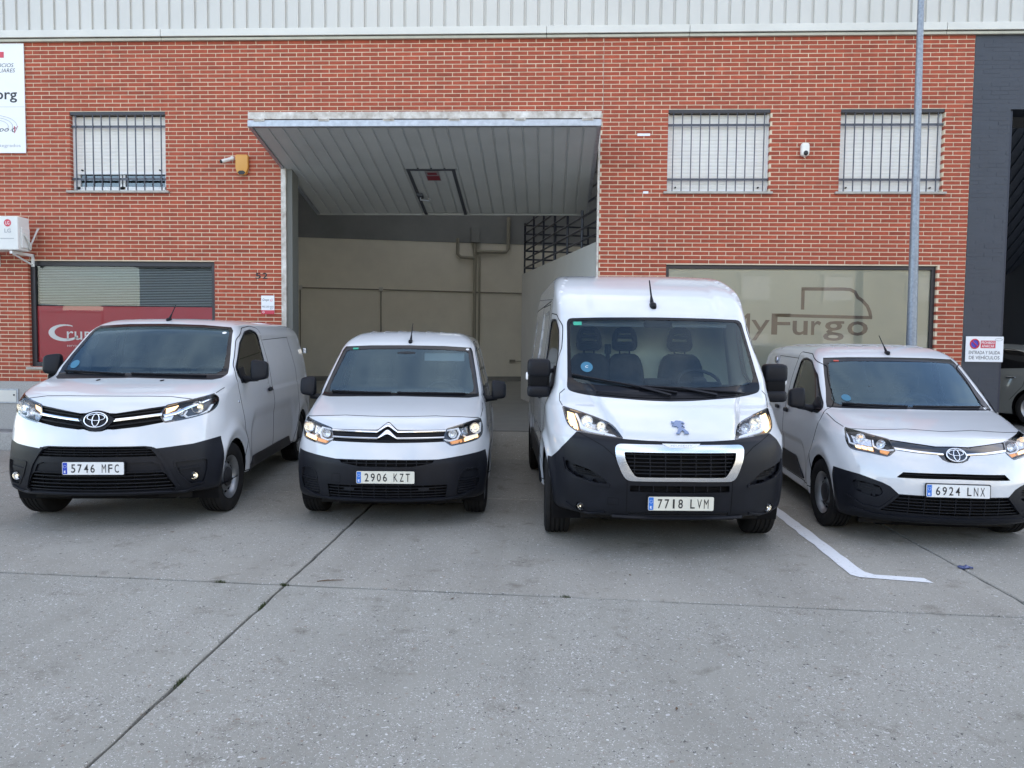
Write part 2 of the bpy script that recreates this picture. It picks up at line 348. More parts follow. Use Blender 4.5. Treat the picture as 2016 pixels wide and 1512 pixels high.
class MB:
    """collects shapes, then becomes one mesh object"""
    def __init__(s): s.v = []; s.f = []
    def add(s, v, f): k = len(s.v); s.v += [tuple(p) for p in v]; s.f += [tuple(i + k for i in q) for q in f]; return s
    def box(s, x0, x1, y0, y1, z0, z1, m=None):
        v = [(x, y, z) for x in (x0, x1) for y in (y0, y1) for z in (z0, z1)]
        if m is not None: v = [tuple(m @ Vector(p)) for p in v]
        return s.add(v, [(0, 1, 3, 2), (4, 6, 7, 5), (0, 4, 5, 1), (2, 3, 7, 6), (0, 2, 6, 4), (1, 5, 7, 3)])
    def tube(s, pts, r, n=8, caps=True, closed=False):
        pts = [Vector(p) for p in pts]; k = len(pts); rr = r if hasattr(r, '__len__') else [r]*k
        rings = []
        ref = None
        for i, p in enumerate(pts):
            a = pts[(i-1) % k] if (closed or i > 0) else p; b = pts[(i+1) % k] if (closed or i < k-1) else p
            t = (b - a).normalized()
            if ref is None: ref = t.orthogonal().normalized()
            ref = (ref - t*ref.dot(t)).normalized(); w = t.cross(ref)
            rings.append([tuple(p + (ref*math.cos(2*math.pi*j/n) + w*math.sin(2*math.pi*j/n))*rr[i]) for j in range(n)])
        v = [q for g in rings for q in g]; f = []
        for i in range(k if closed else k-1):
            i2 = (i+1) % k
            for j in range(n): f.append((i*n+j, i*n+(j+1) % n, i2*n+(j+1) % n, i2*n+j))
        if caps and not closed: f.append(tuple(range(n))[::-1]); f.append(tuple((k-1)*n + j for j in range(n)))
        return s.add(v, f)
    def lathe(s, prof, n=40, axis='x', cx=(0, 0, 0), close=False):
        v = []; f = []; k = len(prof)
        for j in range(n):
            a = 2*math.pi*j/n; ca, sa = math.cos(a), math.sin(a)
            for (h, r) in prof:
                p = {'x': (h, r*ca, r*sa), 'y': (r*ca, h, r*sa), 'z': (r*ca, r*sa, h)}[axis]
                v.append((p[0]+cx[0], p[1]+cx[1], p[2]+cx[2]))
        for j in range(n):
            j2 = (j+1) % n
            for i in range(k if close else k-1):
                i2 = (i+1) % k; f.append((j*k+i, j*k+i2, j2*k+i2, j2*k+i))
        return s.add(v, f)
    def prism(s, poly, h0, h1, frame=None):
        """2D polygon (u, v) extruded along w; frame maps (u, v, w) to 3D"""
        fr = frame or (lambda u, v, w: (u, w, v)); n = len(poly)
        v = [fr(a, b, h0) for a, b in poly] + [fr(a, b, h1) for a, b in poly]
        return s.add(v, [tuple(range(n)), tuple(range(n, 2*n))[::-1]] + [(i, n+i, n+(i+1) % n, (i+1) % n) for i in range(n)])
    def build(s, name, m, parent=None, smooth=False, fix=True, bevel=0, angle=None):
        bm = bmesh.new(); vs = [bm.verts.new(p) for p in s.v]
        for q in s.f:
            try: bm.faces.new([vs[i] for i in q])
            except ValueError: pass
        if fix: bmesh.ops.recalc_face_normals(bm, faces=bm.faces)
        if bevel:
            es = [e for e in bm.edges if len(e.link_faces) == 2 and e.calc_face_angle(0) > .5]
            bmesh.ops.bevel(bm, geom=es, offset=bevel, segments=2, affect='EDGES', profile=.5)
        me = bpy.data.meshes.new(name); bm.to_mesh(me); bm.free()
        me.materials.append(M[m] if isinstance(m, str) else m)
        if smooth:
            me.polygons.foreach_set('use_smooth', [True]*len(me.polygons))
            me.set_sharp_from_angle(angle=R(angle or 40))
        me.update()
        return link(bpy.data.objects.new(name, me), parent)
def rbox(c, h, e=.35, n=14, taper=None):
    """rounded box: superellipsoid with half sizes h round centre c; returns verts, faces"""
    v = []; f = []
    sg = lambda t, p: math.copysign(abs(t)**p, t)
    for i in range(n+1):
        la = -math.pi/2 + math.pi*i/n
        for j in range(2*n):
            lo = math.pi*j/n
            p = [h[0]*sg(math.cos(la), e)*sg(math.cos(lo), e), h[1]*sg(math.cos(la), e)*sg(math.sin(lo), e), h[2]*sg(math.sin(la), e)]
            if taper: p = taper(*p)
            v.append((c[0]+p[0], c[1]+p[1], c[2]+p[2]))
    for i in range(n):
        for j in range(2*n): f.append((i*2*n+j, i*2*n+(j+1) % (2*n), (i+1)*2*n+(j+1) % (2*n), (i+1)*2*n+j))
    return v, f
def rnd(poly, r, n=4):
    """round the corners of a polygon"""
    out = []; k = len(poly)
    for i in range(k):
        p = Vector(poly[i]).to_2d() if len(poly[i]) > 2 else Vector(poly[i]); a = Vector(poly[i-1]); b = Vector(poly[(i+1) % k])
        rr = r[i] if hasattr(r, '__len__') else r
        da = min(rr, (a-p).length*.45); db = min(rr, (b-p).length*.45)
        if rr <= 0: out.append(tuple(p)); continue
        s, e = p + (a-p).normalized()*da, p + (b-p).normalized()*db
        for t in range(n+1):
            u = t/n; out.append(tuple(s*(1-u)**2 + p*2*u*(1-u) + e*u*u))
    return out
FONT = None
def text_data(txt, shear=0, bold=0, extrude=.5):
    """unit text as (verts, faces) in its own plane; x right, y up"""
    cu = bpy.data.curves.new('txt', 'FONT'); cu.body = txt; cu.size = 1; cu.shear = shear; cu.offset = bold; cu.resolution_u = 3; cu.extrude = 0
    o = bpy.data.objects.new('txt', cu); C.objects.link(o); dg = bpy.context.evaluated_depsgraph_get()
    me = o.evaluated_get(dg).to_mesh(); v = [tuple(p.co) for p in me.vertices]; f = [tuple(p.vertices) for p in me.polygons]
    o.evaluated_get(dg).to_mesh_clear(); bpy.data.objects.remove(o, do_unlink=True); bpy.data.curves.remove(cu)
    return v, f
def lettering(name, txt, u0, u1, v0, v1, frame, m, parent, shear=0, bold=0):
    """text fitted into the rectangle u0..u1, v0..v1; frame maps (u, v, w) to 3D"""
    v, f = text_data(txt, shear, bold); a = np.array(v); lo, hi = a.min(0), a.max(0)
    su = (u1-u0)/(hi[0]-lo[0]); sv = (v1-v0)/(hi[1]-lo[1])
    return obj(name, [frame(u0+(p[0]-lo[0])*su, v0+(p[1]-lo[1])*sv, 0) for p in v], f, m, parent)
def resample(pts, d=.02):
    out = []; pts = [np.array(p, float) for p in pts]
    for a, b in zip(pts[:-1], pts[1:]):
        n = max(1, int(np.linalg.norm(b-a)/d)); out += [a + (b-a)*k/n for k in range(n)]
    return np.array(out + [pts[-1]])
# ---------------------------------------------------------------- ground
def concrete_mat(name, base, peb, dark):
    m = bpy.data.materials.new(name); m.use_nodes = True; n = m.node_tree; b = n.nodes['Principled BSDF']; L = n.links.new; N = n.nodes.new
    tc = N('ShaderNodeTexCoord'); src = tc.outputs['Object']
    big = N('ShaderNodeTexNoise'); big.inputs['Scale'].default_value = .55; big.inputs['Detail'].default_value = 8; big.inputs['Roughness'].default_value = .6; L(src, big.inputs['Vector'])
    r1 = N('ShaderNodeValToRGB'); r1.color_ramp.elements[0].position = .30; r1.color_ramp.elements[1].position = .72
    r1.color_ramp.elements[0].color = (*[c*dark for c in base], 1); r1.color_ramp.elements[1].color = (*[c*1.10 for c in base], 1); L(big.outputs['Fac'], r1.inputs['Fac'])
    cur = r1.outputs['Color']
    den = N('ShaderNodeTexNoise'); den.inputs['Scale'].default_value = 1.9; den.inputs['Detail'].default_value = 4; L(src, den.inputs['Vector'])
    dr = N('ShaderNodeMapRange'); dr.inputs['From Min'].default_value = .35; dr.inputs['From Max'].default_value = .65; dr.inputs['To Min'].default_value = .35; dr.inputs['To Max'].default_value = 1.0; L(den.outputs['Fac'], dr.inputs['Value'])
    wob = N('ShaderNodeTexNoise'); wob.inputs['Scale'].default_value = 22; wob.inputs['Detail'].default_value = 2; L(src, wob.inputs['Vector'])
    vm = N('ShaderNodeVectorMath'); vm.operation = 'MULTIPLY_ADD'; vm.inputs[1].default_value = (.05, .05, 0); L(wob.outputs['Color'], vm.inputs[0]); L(src, vm.inputs[2])
    for sc, amt, cols in ((55, peb*.40, ((.10, .095, .085), (.23, .19, .15), (.34, .33, .30), (.46, .45, .43))), (110, peb*.80, ((.09, .088, .082), (.24, .21, .18), (.40, .39, .365), (.58, .57, .55))), (230, peb*1.0, ((.09, .088, .084), (.24, .225, .205), (.44, .43, .405), (.56, .55, .53)))):
        vo = N('ShaderNodeTexVoronoi'); vo.inputs['Scale'].default_value = sc; vo.inputs['Randomness'].default_value = 1; L(vm.outputs['Vector'], vo.inputs['Vector'])
        sp = N('ShaderNodeSeparateColor'); L(vo.outputs['Color'], sp.inputs['Color'])
        rr = N('ShaderNodeValToRGB'); rr.color_ramp.interpolation = 'CONSTANT'
        for i, (p, c) in enumerate(zip((0, .20, .42, .80), cols)):
            e = rr.color_ramp.elements[i] if i < 2 else rr.color_ramp.elements.new(p); e.position = p; e.color = (*c, 1)
        L(sp.outputs['Red'], rr.inputs['Fac'])
        sz = N('ShaderNodeMapRange'); sz.inputs['To Min'].default_value = .16; sz.inputs['To Max'].default_value = .46; L(sp.outputs['Blue'], sz.inputs['Value'])
        th = N('ShaderNodeMath'); th.operation = 'LESS_THAN'; L(vo.outputs['Distance'], th.inputs[0]); L(sz.outputs['Result'], th.inputs[1])
        pk = N('ShaderNodeMath'); pk.operation = 'MULTIPLY'; pk.inputs[1].default_value = .72*amt; L(dr.outputs['Result'], pk.inputs[0])
        pick = N('ShaderNodeMath'); pick.operation = 'LESS_THAN'; L(sp.outputs['Green'], pick.inputs[0]); L(pk.outputs[0], pick.inputs[1])
        mu = N('ShaderNodeMath'); mu.operation = 'MULTIPLY'; L(th.outputs[0], mu.inputs[0]); L(pick.outputs[0], mu.inputs[1])
        mx = N('ShaderNodeMixRGB'); L(mu.outputs[0], mx.inputs[0]); L(cur, mx.inputs[1]); L(rr.outputs['Color'], mx.inputs[2]); cur = mx.outputs['Color']
    st = N('ShaderNodeTexNoise'); st.inputs['Scale'].default_value = 3.3; st.inputs['Detail'].default_value = 6; st.inputs['Roughness'].default_value = .7; L(src, st.inputs['Vector'])
    r2 = N('ShaderNodeValToRGB'); r2.color_ramp.elements[0].position = .27; r2.color_ramp.elements[1].position = .43; r2.color_ramp.elements[0].color = (.58, .55, .52, 1); r2.color_ramp.elements[1].color = (1, 1, 1, 1); L(st.outputs['Fac'], r2.inputs['Fac'])
    ml = N('ShaderNodeMixRGB'); ml.blend_type = 'MULTIPLY'; ml.inputs[0].default_value = 1; L(cur, ml.inputs[1]); L(r2.outputs['Color'], ml.inputs[2]); 
    ms = N('ShaderNodeMapping'); ms.inputs['Scale'].default_value = (2.6, .22, 1); L(src, ms.inputs['Vector']); tn = N('ShaderNodeTexNoise'); tn.inputs['Scale'].default_value = 1; tn.inputs['Detail'].default_value = 5; L(ms.outputs['Vector'], tn.inputs['Vector'])
    r3 = N('ShaderNodeValToRGB'); r3.color_ramp.elements[0].position = .36; r3.color_ramp.elements[1].position = .52; r3.color_ramp.elements[0].color = (.92, .915, .91, 1); r3.color_ramp.elements[1].color = (1, 1, 1, 1); L(tn.outputs['Fac'], r3.inputs['Fac'])
    m3 = N('ShaderNodeMixRGB'); m3.blend_type = 'MULTIPLY'; m3.inputs[0].default_value = 1; L(ml.outputs['Color'], m3.inputs[1]); L(r3.outputs['Color'], m3.inputs[2]); L(m3.outputs['Color'], b.inputs['Base Color'])
    b.inputs['Roughness'].default_value = .78; b.inputs['Specular IOR Level'].default_value = .35
    fn = N('ShaderNodeTexNoise'); fn.inputs['Scale'].default_value = 75; fn.inputs['Detail'].default_value = 8; fn.inputs['Roughness'].default_value = .7; L(src, fn.inputs['Vector'])
    bp = N('ShaderNodeBump'); bp.inputs['Strength'].default_value = .42; bp.inputs['Distance'].default_value = .008; L(fn.outputs['Fac'], bp.inputs['Height']); L(bp.outputs['Normal'], b.inputs['Normal'])
    M[name] = m
concrete_mat('concrete_coarse', (.272, .265, .232), 1.0, .84); concrete_mat('concrete_fine', (.285, .272, .237), .66, .80)
mat('soil', (.030, .027, .022), rough=.95, var=.4, vscale=20); mat('asphalt', (.06, .06, .06), rough=.9, var=.3, vscale=4)
ground = obj('ground', [(-90, -90, -.03), (90, -90, -.03), (90, 90, -.03), (-90, 90, -.03)], [(0, 1, 2, 3)], 'soil'); tag(ground, kind='structure')
street = MB(); street.box(-80, 80, -60, -8.2, -.025, -.012); tag(street.build('street', 'asphalt'), kind='structure')
def slab(x0, x1, ya, yb, m):
    """ya, yb: y of the near and far edge as (offset, slope)"""
    g = .010; gy = .015; ed = []
    def jit(a, b, n=26):
        return [(a[0]+(b[0]-a[0])*k/n + rng.normal(0, .0035), a[1]+(b[1]-a[1])*k/n + rng.normal(0, .0035)) for k in range(n)]
    c = [(x0+g, ya[0]+ya[1]*x0+gy), (x1-g, ya[0]+ya[1]*x1+gy), (x1-g, yb[0]+yb[1]*x1-gy), (x0+g, yb[0]+yb[1]*x0-gy)]
    for i in range(4): ed += jit(c[i], c[(i+1) % 4])
    mb = MB(); n = len(ed); ins = .007; cx, cy = sum(p[0] for p in ed)/n, sum(p[1] for p in ed)/n
    top = [(x - math.copysign(ins, x-cx), y - math.copysign(ins, y-cy)) for x, y in ed]
    mb.add([(x, y, -.028) for x, y in ed] + [(x, y, -.007) for x, y in ed] + [(x, y, 0) for x, y in top], [tuple(range(2*n, 3*n))] + [(k*n+i, k*n+(i+1) % n, (k+1)*n+(i+1) % n, (k+1)*n+i) for k in (0, 1) for i in range(n)])
    return mb.build('concrete_slab', m, ground)
YJ = [(-8.2, 0), (-4.2, -.02), (-1.0, -.04), (2.02, -.05), (5.12, -.054), (8.26, -.06), (11.12, 0)]
XJ = [-21.9, -16.9, -11.88, -6.85, -1.83, 3.21, 8.24, 13.3, 18.3]
for i in range(len(XJ)-1):
    for j in range(len(YJ)-1): slab(XJ[i], XJ[i+1], YJ[j], YJ[j+1], 'concrete_coarse' if j < 4 else 'concrete_fine')

# ---------------------------------------------------------------- warehouse
FY = 11.73
mat('mortar', (.72, .59, .43), rough=.9, var=.12, vscale=8, bump=.2, bscale=120)
BR = (.360, .070, .033)
mat('brick_one', BR, rough=.78, var=.22, vscale=9, bump=.22, bscale=150, objrand=1); mat('brick_many', BR, rough=.78, var=.22, vscale=9, bump=.22, bscale=150, island=1)
mat('navy_brick', (.034, .040, .054), rough=.5, var=.12, vscale=4, bump=.12, bscale=90); mat('navy_mortar', (.034, .040, .054), rough=.5)
mat('granite', (.36, .35, .33), rough=.55, var=.28, vscale=60, bump=.05, bscale=200, detail=3); mat('pavement', (.20, .195, .19), rough=.85, var=.25, vscale=6, bump=.2, bscale=90)
mat('clad', (.55, .535, .49), rough=.42, metal=.0, coat=.2, var=.06, vscale=1.1); mat('flash', (.63, .615, .56), rough=.4, var=.08, vscale=2); mat('flash_lip', (.47, .45, .36), rough=.6, var=.15, vscale=4)
mat('galv', (.40, .42, .45), rough=.42, metal=.75, var=.22, vscale=18); mat('worn_white', (.60, .58, .54), rough=.55, metal=.15, var=.5, vscale=7, col2=(.30, .25, .20))
mat('leaf', (.40, .41, .385), rough=.5, metal=.0, var=.10, vscale=1.5); mat('leaf_dark', (.06, .065, .075), rough=.5, metal=.4)
mat('shutter', (.80, .765, .71), rough=.5, var=.06, vscale=5); mat('alu', (.74, .74, .73), rough=.35); mat('bars', (.075, .078, .095), rough=.45, metal=.3); mat('anod', (.045, .043, .047), rough=.4, metal=.5); mat('stone_sill', (.42, .39, .34), rough=.7, var=.25, vscale=12)
mat('wall_beige', (.76, .73, .64), rough=.85, var=.08, vscale=1.2); mat('wall_white', (.60, .585, .55), rough=.85, var=.05, vscale=1.5); mat('wall_slate', (.24, .25, .255), rough=.8, var=.15, vscale=.8); mat('floor_grey', (.22, .22, .21), rough=.5, var=.2, vscale=1.5)
mat('channel', (.13, .13, .115), rough=.7); mat('label_grey', (.20, .18, .18), rough=.6); mat('label_red', (.16, .012, .02), rough=.6); mat('pipe_beige', (.34, .32, .26), rough=.6); mat('conduit', (.22, .205, .17), rough=.6); mat('rail_navy', (.012, .016, .035), rough=.4)
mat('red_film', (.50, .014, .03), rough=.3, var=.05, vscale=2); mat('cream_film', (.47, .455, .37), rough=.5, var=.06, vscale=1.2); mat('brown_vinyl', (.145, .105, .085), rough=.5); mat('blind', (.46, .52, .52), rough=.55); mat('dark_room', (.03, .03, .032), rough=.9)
glass_mat('shop_glass', (.92, .94, .93), 1.52, gain=1.15); glass_mat('pane_glass', (.55, .62, .68), 1.52, gain=2.4)
house = empty('warehouse', (0, FY, 0)); tag(house, 'red brick warehouse with pale ribbed metal cladding and raised gate', 'building')
house.location = (0, 0, 0)
OPEN = [(-7.445, -5.926, 3.973, 5.178), (1.72, 3.225, 3.973, 5.178), (4.235, 5.735, 3.973, 5.178), (-8.165, -5.18, 1.234, 2.895), (1.735, 5.72, 1.06, 2.895), (-4.135, .727, .2, 4.86)]
WX0, WX1, WZ0, WZ1 = -12.5, 6.118, 1.005, 6.24
def wall_boxes(x0, x1, z0, z1, opens):
    xs = sorted({x0, x1, *[o[0] for o in opens], *[o[1] for o in opens]}); out = []
    for a, b in zip(xs[:-1], xs[1:]):
        hs = sorted([(o[2], o[3]) for o in opens if o[0] <= a+1e-6 and o[1] >= b-1e-6]); z = z0
        for h0, h1 in hs:
            if h0 > z: out.append((a, b, z, h0))
            z = max(z, h1)
        if z < z1: out.append((a, b, z, z1))
    return out
mb = MB()
for a, b, z0, z1 in wall_boxes(WX0, WX1, WZ0, WZ1, OPEN): mb.box(a, b, FY+.005, FY+.26, z0, z1)
wall = mb.build('brick_wall', 'mortar', house)
BL, BH, CH = .2375, .0490, .0615
def brick_spans(x0, x1, opens, ncourse, ztop, off0=0.0):
    out = []
    for k in range(ncourse):
        zt = ztop - k*CH; zb = zt - BH; off = off0 + (k % 2)*.125; zm = (zt+zb)/2
        n0 = math.floor((x0-off)/.25)
        x = off + n0*.25
        while x < x1:
            segs = [(max(x, x0), min(x+BL, x1))]
            for o in opens:
                if o[2] < zm < o[3]:
                    ns = []
                    for s, e in segs:
                        if e <= o[0] or s >= o[1]: ns.append((s, e)); continue
                        if s < o[0]: ns.append((s, o[0]+.004))
                        if e > o[1]: ns.append((o[1]-.004, e))
                    segs = ns
            for s, e in segs:
                if e-s > .03: out.append((s, e, zb, zt))
            x += .25
    return out
spans = brick_spans(WX0, WX1, OPEN, 85, 6.222)
def brick_box(mb, s, e, zb, zt, y0, y1):
    j = rng.normal(0, .0012); y0 = y0 + j
    v = [(s, y0, zb), (e, y0, zb), (e, y0, zt), (s, y0, zt), (s, y1, zb), (e, y1, zb), (e, y1, zt), (s, y1, zt)]
    mb.add(v, [(0, 1, 2, 3), (1, 5, 6, 2), (4, 0, 3, 7), (3, 2, 6, 7), (4, 5, 1, 0)])
full = [q for q in spans if abs(q[1]-q[0]-BL) < 1e-4 and 1.75 < q[0] < 6.2 and 2.9 < q[2] < 3.98]
full = sorted(full, key=lambda q: math.hypot((q[0]+q[1])/2, FY, (q[2]+q[3])/2-1.72))[:296]; fs = set(full)
mb = MB()
for q in spans:
    if q not in fs: brick_box(mb, *q, FY, FY+.12)
bm_all = mb.build('bricks', 'brick_many', wall, fix=False); tag(bm_all, kind='stuff')
tmp = MB(); v = [(0, 0, 0), (BL, 0, 0), (BL, 0, BH), (0, 0, BH), (0, .06, 0), (BL, .06, 0), (BL, .06, BH), (0, .06, BH)]
tmp.add(v, [(0, 1, 2, 3), (1, 5, 6, 2), (4, 0, 3, 7), (3, 2, 6, 7), (4, 5, 1, 0)]); b0 = tmp.build('brick', 'brick_one', wall, fix=False); b0.location = (full[0][0], FY, full[0][2])
for q in full[1:]:
    c = b0.copy(); C.objects.link(c); c.parent = wall; c.location = (q[0], FY + float(rng.normal(0, .0012)), q[2])
mb = MB(); mb.box(.753, .757, FY-.002, FY+.01, 4.9, 6.235); mb.build('movement_joint', 'stone_sill', house)
# plinth and pavement
mb = MB(); mb.box(WX0, -4.16, FY-.03, FY+.2, .18, 1.003); mb.build('plinth', 'granite', house, bevel=.006); mb = MB(); mb.box(.76, WX1, FY-.03, FY+.2, .18, 1.003); mb.build('plinth', 'granite', house, bevel=.006)
mb = MB(); mb.box(-9.10, -8.335, FY-.045, FY-.031, .655, .885); mb.build('meter_door', 'galv', house, bevel=.004); mb = MB(); mb.box(-9.07, -8.365, FY-.050, FY-.046, .68, .86); mb.build('meter_plate', 'flash', house)
mb = MB(); mb.tube([(-8.40, FY-.06, .79), (-8.40, FY-.045, .79)], .012, 10); mb.build('meter_lock', 'gap', house)
for a, b in ((-20, -4.3), (.9, 6.5)):
    mb = MB(); mb.box(a, b, 11.30, FY-.031, -.02, .25); tag(mb.build('pavement', 'pavement', bevel=.01), kind='structure'); x = a
    while x < b-.05:
        e = min(x+1.0, b); mb = MB(); mb.box(x+.004, e-.004, 11.16, 11.297, -.02, .256); tag(mb.build('kerb_stone', 'granite', None, bevel=.012), kind='structure'); x += 1.0
mb = MB(); mb.prism([(11.10, -.01), (FY+.05, .345), (FY+.05, -.02), (11.10, -.02)], -4.29, .89, lambda u, v, w: (w, u, v)); tag(mb.build('ramp', 'concrete_fine'), kind='structure')
# cladding above
x = -15.0; k = 0
while x < 32:
    prof = []
    for r in range(5):
        u = x + r*.2; prof += [(u, 0), (u+.155, 0), (u+.165, .028), (u+.190, .028)]
    prof.append((x+1.0, 0)); mb = MB(); V = []; F = []
    for (u, d) in prof: V += [(u, FY-.03+d, 6.30), (u, FY-.03+d, 8.7)]
    for i in range(len(prof)-1): F.append((i*2, i*2+2, i*2+3, i*2+1))
    mb.add(V, F); mb.build('cladding_panel', 'clad', house, fix=False); x += 1.0
mb = MB(); mb.box(-15, 32, FY+.0, FY+.2, 6.236, 8.7); mb.build('cladding_backing', 'dark_room', house)
xs = [-15, -8.9, -5.95, -.1, 2.0, 5.68, 9.0, 12, 18, 25, 32]
for a, b in zip(xs[:-1], xs[1:]):
    mb = MB(); mb.box(a+.003, b-.003, FY-.075, FY-.035, 6.275, 6.385); mb.build('flashing', 'flash', house, bevel=.006)
    mb = MB(); mb.box(a+.003, b-.003, FY-.050, FY-.002, 6.222, 6.262); mb.build('flashing_lip', 'flash_lip', house, bevel=.004)
# roof and shell of the hall (closed; unseen rooflights added to brighten the inside)
HX0, HX1, HY1 = -15.0, 32.0, 30.0
mb = MB()
for a, b in ((-15, -9.4), (-8.0, -3.4), (-2.0, 2.6), (4.0, 32)): mb.box(a, b, FY+.2, HY1, 8.5, 8.7)
mb.build('roof', 'clad', house)
m = bpy.data.materials.new('added_rooflight'); m.use_nodes = True; nn = m.node_tree; nn.nodes.clear(); tl = nn.nodes.new('ShaderNodeBsdfTranslucent'); tl.inputs['Color'].default_value = (.62, .62, .58, 1); ou = nn.nodes.new('ShaderNodeOutputMaterial'); nn.links.new(tl.outputs[0], ou.inputs[0]); M['added_rooflight'] = m
for a, b in ((-9.4, -8.0), (-3.4, -2.0), (2.6, 4.0)): obj('added_rooflight', [(a, FY+.2, 8.58), (b, FY+.2, 8.58), (b, HY1, 8.58), (a, HY1, 8.58)], [(0, 1, 2, 3)], 'added_rooflight', house)
mb = MB(); mb.box(HX0, HX0+.2, FY+.2, HY1, 0, 8.5); mb.box(HX1-.2, HX1, FY+.2, HY1, 0, 8.5); mb.box(HX0, HX1, HY1, HY1+.2, 0, 8.7); mb.build('outer_wall', 'wall_beige', house)
mb = MB(); mb.box(HX0+.2, 6.2, FY+.02, HY1, .3, .345); mb.build('hall_floor', 'floor_grey', house)
# hall walls stand 13 degrees to the facade
a13 = R(13); BP = Vector((-1.578, 26.40, 0)); EX = Vector((math.cos(a13), math.sin(a13), 0)); EY = Vector((-math.sin(a13), math.cos(a13), 0))
def hall(u, w, z): p = BP + EX*u + EY*w; return (p.x, p.y, z)
def hbox(name, u0, u1, w0, w1, z0, z1, m, bevel=0):
    mb = MB(); v = [hall(u, w, z) for u in (u0, u1) for w in (w0, w1) for z in (z0, z1)]; mb.add(v, [(0, 1, 3, 2), (4, 6, 7, 5), (0, 4, 5, 1), (2, 3, 7, 6), (0, 2, 6, 4), (1, 5, 7, 3)]); return mb.build(name, m, house, bevel=bevel)
hbox('back_wall', -6.92, 6.5, 0, .15, .3, 5.02, 'wall_beige'); hbox('upper_wall', -6.92, 6.5, -.02, .15, 5.02, 8.45, 'wall_slate'); hbox('side_wall', -7.07, -6.92, -13.2, .15, .3, 8.45, 'wall_beige')
hbox('skirting', -6.90, 6.5, -.02, -.001, .345, .50, 'floor_grey')
hbox('party_wall', 7.4, 7.55, -14.5, .15, .3, 8.45, 'leaf_dark')
mb = MB(); mb.tube([hall(-6.74, -.03, 3.39), hall(-4.14, -.03, 3.38), hall(2.0, -.03, 3.35)], .018, 8); mb.tube([hall(-6.74, -.03, 3.39), hall(-6.74, -.03, .5)], .018, 8); mb.tube([hall(-4.14, -.03, 3.38), hall(-4.14, -.03, .5)], .018, 8); mb.build('conduit', 'conduit', house)
for u in (-6.74, -4.14): hbox('junction_box', u-.07, u+.07, -.06, -.012, 3.32, 3.46, 'wall_white', .01)
hbox('socket_box', .22, .42, -.06, -.012, .99, 1.08, 'conduit', .005); mb = MB(); mb.tube([hall(.4, -.03, 1.03), hall(1.4, -.03, 1.03)], .014, 6); mb.build('conduit', 'conduit', house)
mb = MB(); mb.tube([hall(-1.02, -.12, .4), hall(-1.02, -.12, 5.0)], .055, 10); mb.tube([hall(-.86, -.10, .4), hall(-.86, -.10, 4.6)], .035, 8)
mb.tube([hall(-1.6, -.12, 5.15), hall(-1.6, -.12, 4.62), hall(-1.5, -.12, 4.52), hall(-1.02, -.12, 4.50)], .055, 10); mb.tube([hall(-.95, -.12, 4.72), hall(.05, -.12, 4.74), hall(.12, -.12, 4.84), hall(.12, -.12, 5.9)], .06, 10); mb.build('drain_pipe', 'pipe_beige', house, smooth=True, angle=60)
hbox('pipe_cover', -1.16, -.88, -.24, -.02, 5.02, 5.52, 'wall_slate', .01)
# stair partition and railing to the right of the gate
pa, pb = Vector((.775, 12.05, 0)), Vector((-.665, 18.33, 0)); d = (pb-pa).normalized(); nrm = Vector((d.y, -d.x, 0))
def pbox(name, t0, t1, s0, s1, z0, z1, m):
    mb = MB(); v = [tuple(pa + d*t + nrm*s_ + Vector((0, 0, z))) for t in (t0, t1) for s_ in (s0, s1) for z in (z0, z1)]; mb.add(v, [(0, 1, 3, 2), (4, 6, 7, 5), (0, 4, 5, 1), (2, 3, 7, 6), (0, 2, 6, 4), (1, 5, 7, 3)]); return mb.build(name, m, house)
LP = (pb-pa).length; pbox('partition', 0, LP, 0, .12, .3, 3.30, 'wall_white'); pbox('partition', LP-.12, LP, .12, 6, .3, 3.30, 'wall_white'); pbox('mezzanine_floor', 0, LP-.12, .12, 6, 3.05, 3.28, 'wall_white')
for k in range(6): z = 3.45 + k*.20; mb = MB(); mb.tube([tuple(pa + d*.1 + nrm*.06 + Vector((0, 0, z))), tuple(pb + nrm*.06 + Vector((0, 0, z)))], .020, 6); mb.tube([tuple(pb + nrm*.06 + Vector((0, 0, z))), tuple(pb + nrm*3 + Vector((0, 0, z)))], .020, 6); mb.build('rail', 'rail_navy', house)
for t in np.linspace(.3, LP, 7): mb = MB(); p = pa + d*float(t) + nrm*.06; mb.tube([(p.x, p.y, 3.28), (p.x, p.y, 4.50)], .024, 6); mb.build('rail_post', 'rail_navy', house)
for s_ in (.8, 1.6, 2.4): mb = MB(); p = pb + nrm*s_; mb.tube([(p.x, p.y, 3.28), (p.x, p.y, 4.50)], .024, 6); mb.build('rail_post', 'rail_navy', house)
# door jambs
mb = MB(); mb.box(-4.130, -4.055, FY-.012, FY+.10, .30, 4.85); mb.build('gate_jamb', 'worn_white', house, bevel=.004); mb = MB(); mb.box(.690, .722, FY-.012, FY+.10, .30, 4.85); mb.build('gate_jamb', 'worn_white', house, bevel=.004)
mb = MB(); mb.box(-4.053, -3.965, FY+.02, FY+.30, .30, 4.85); mb.build('gate_channel', 'channel', house)
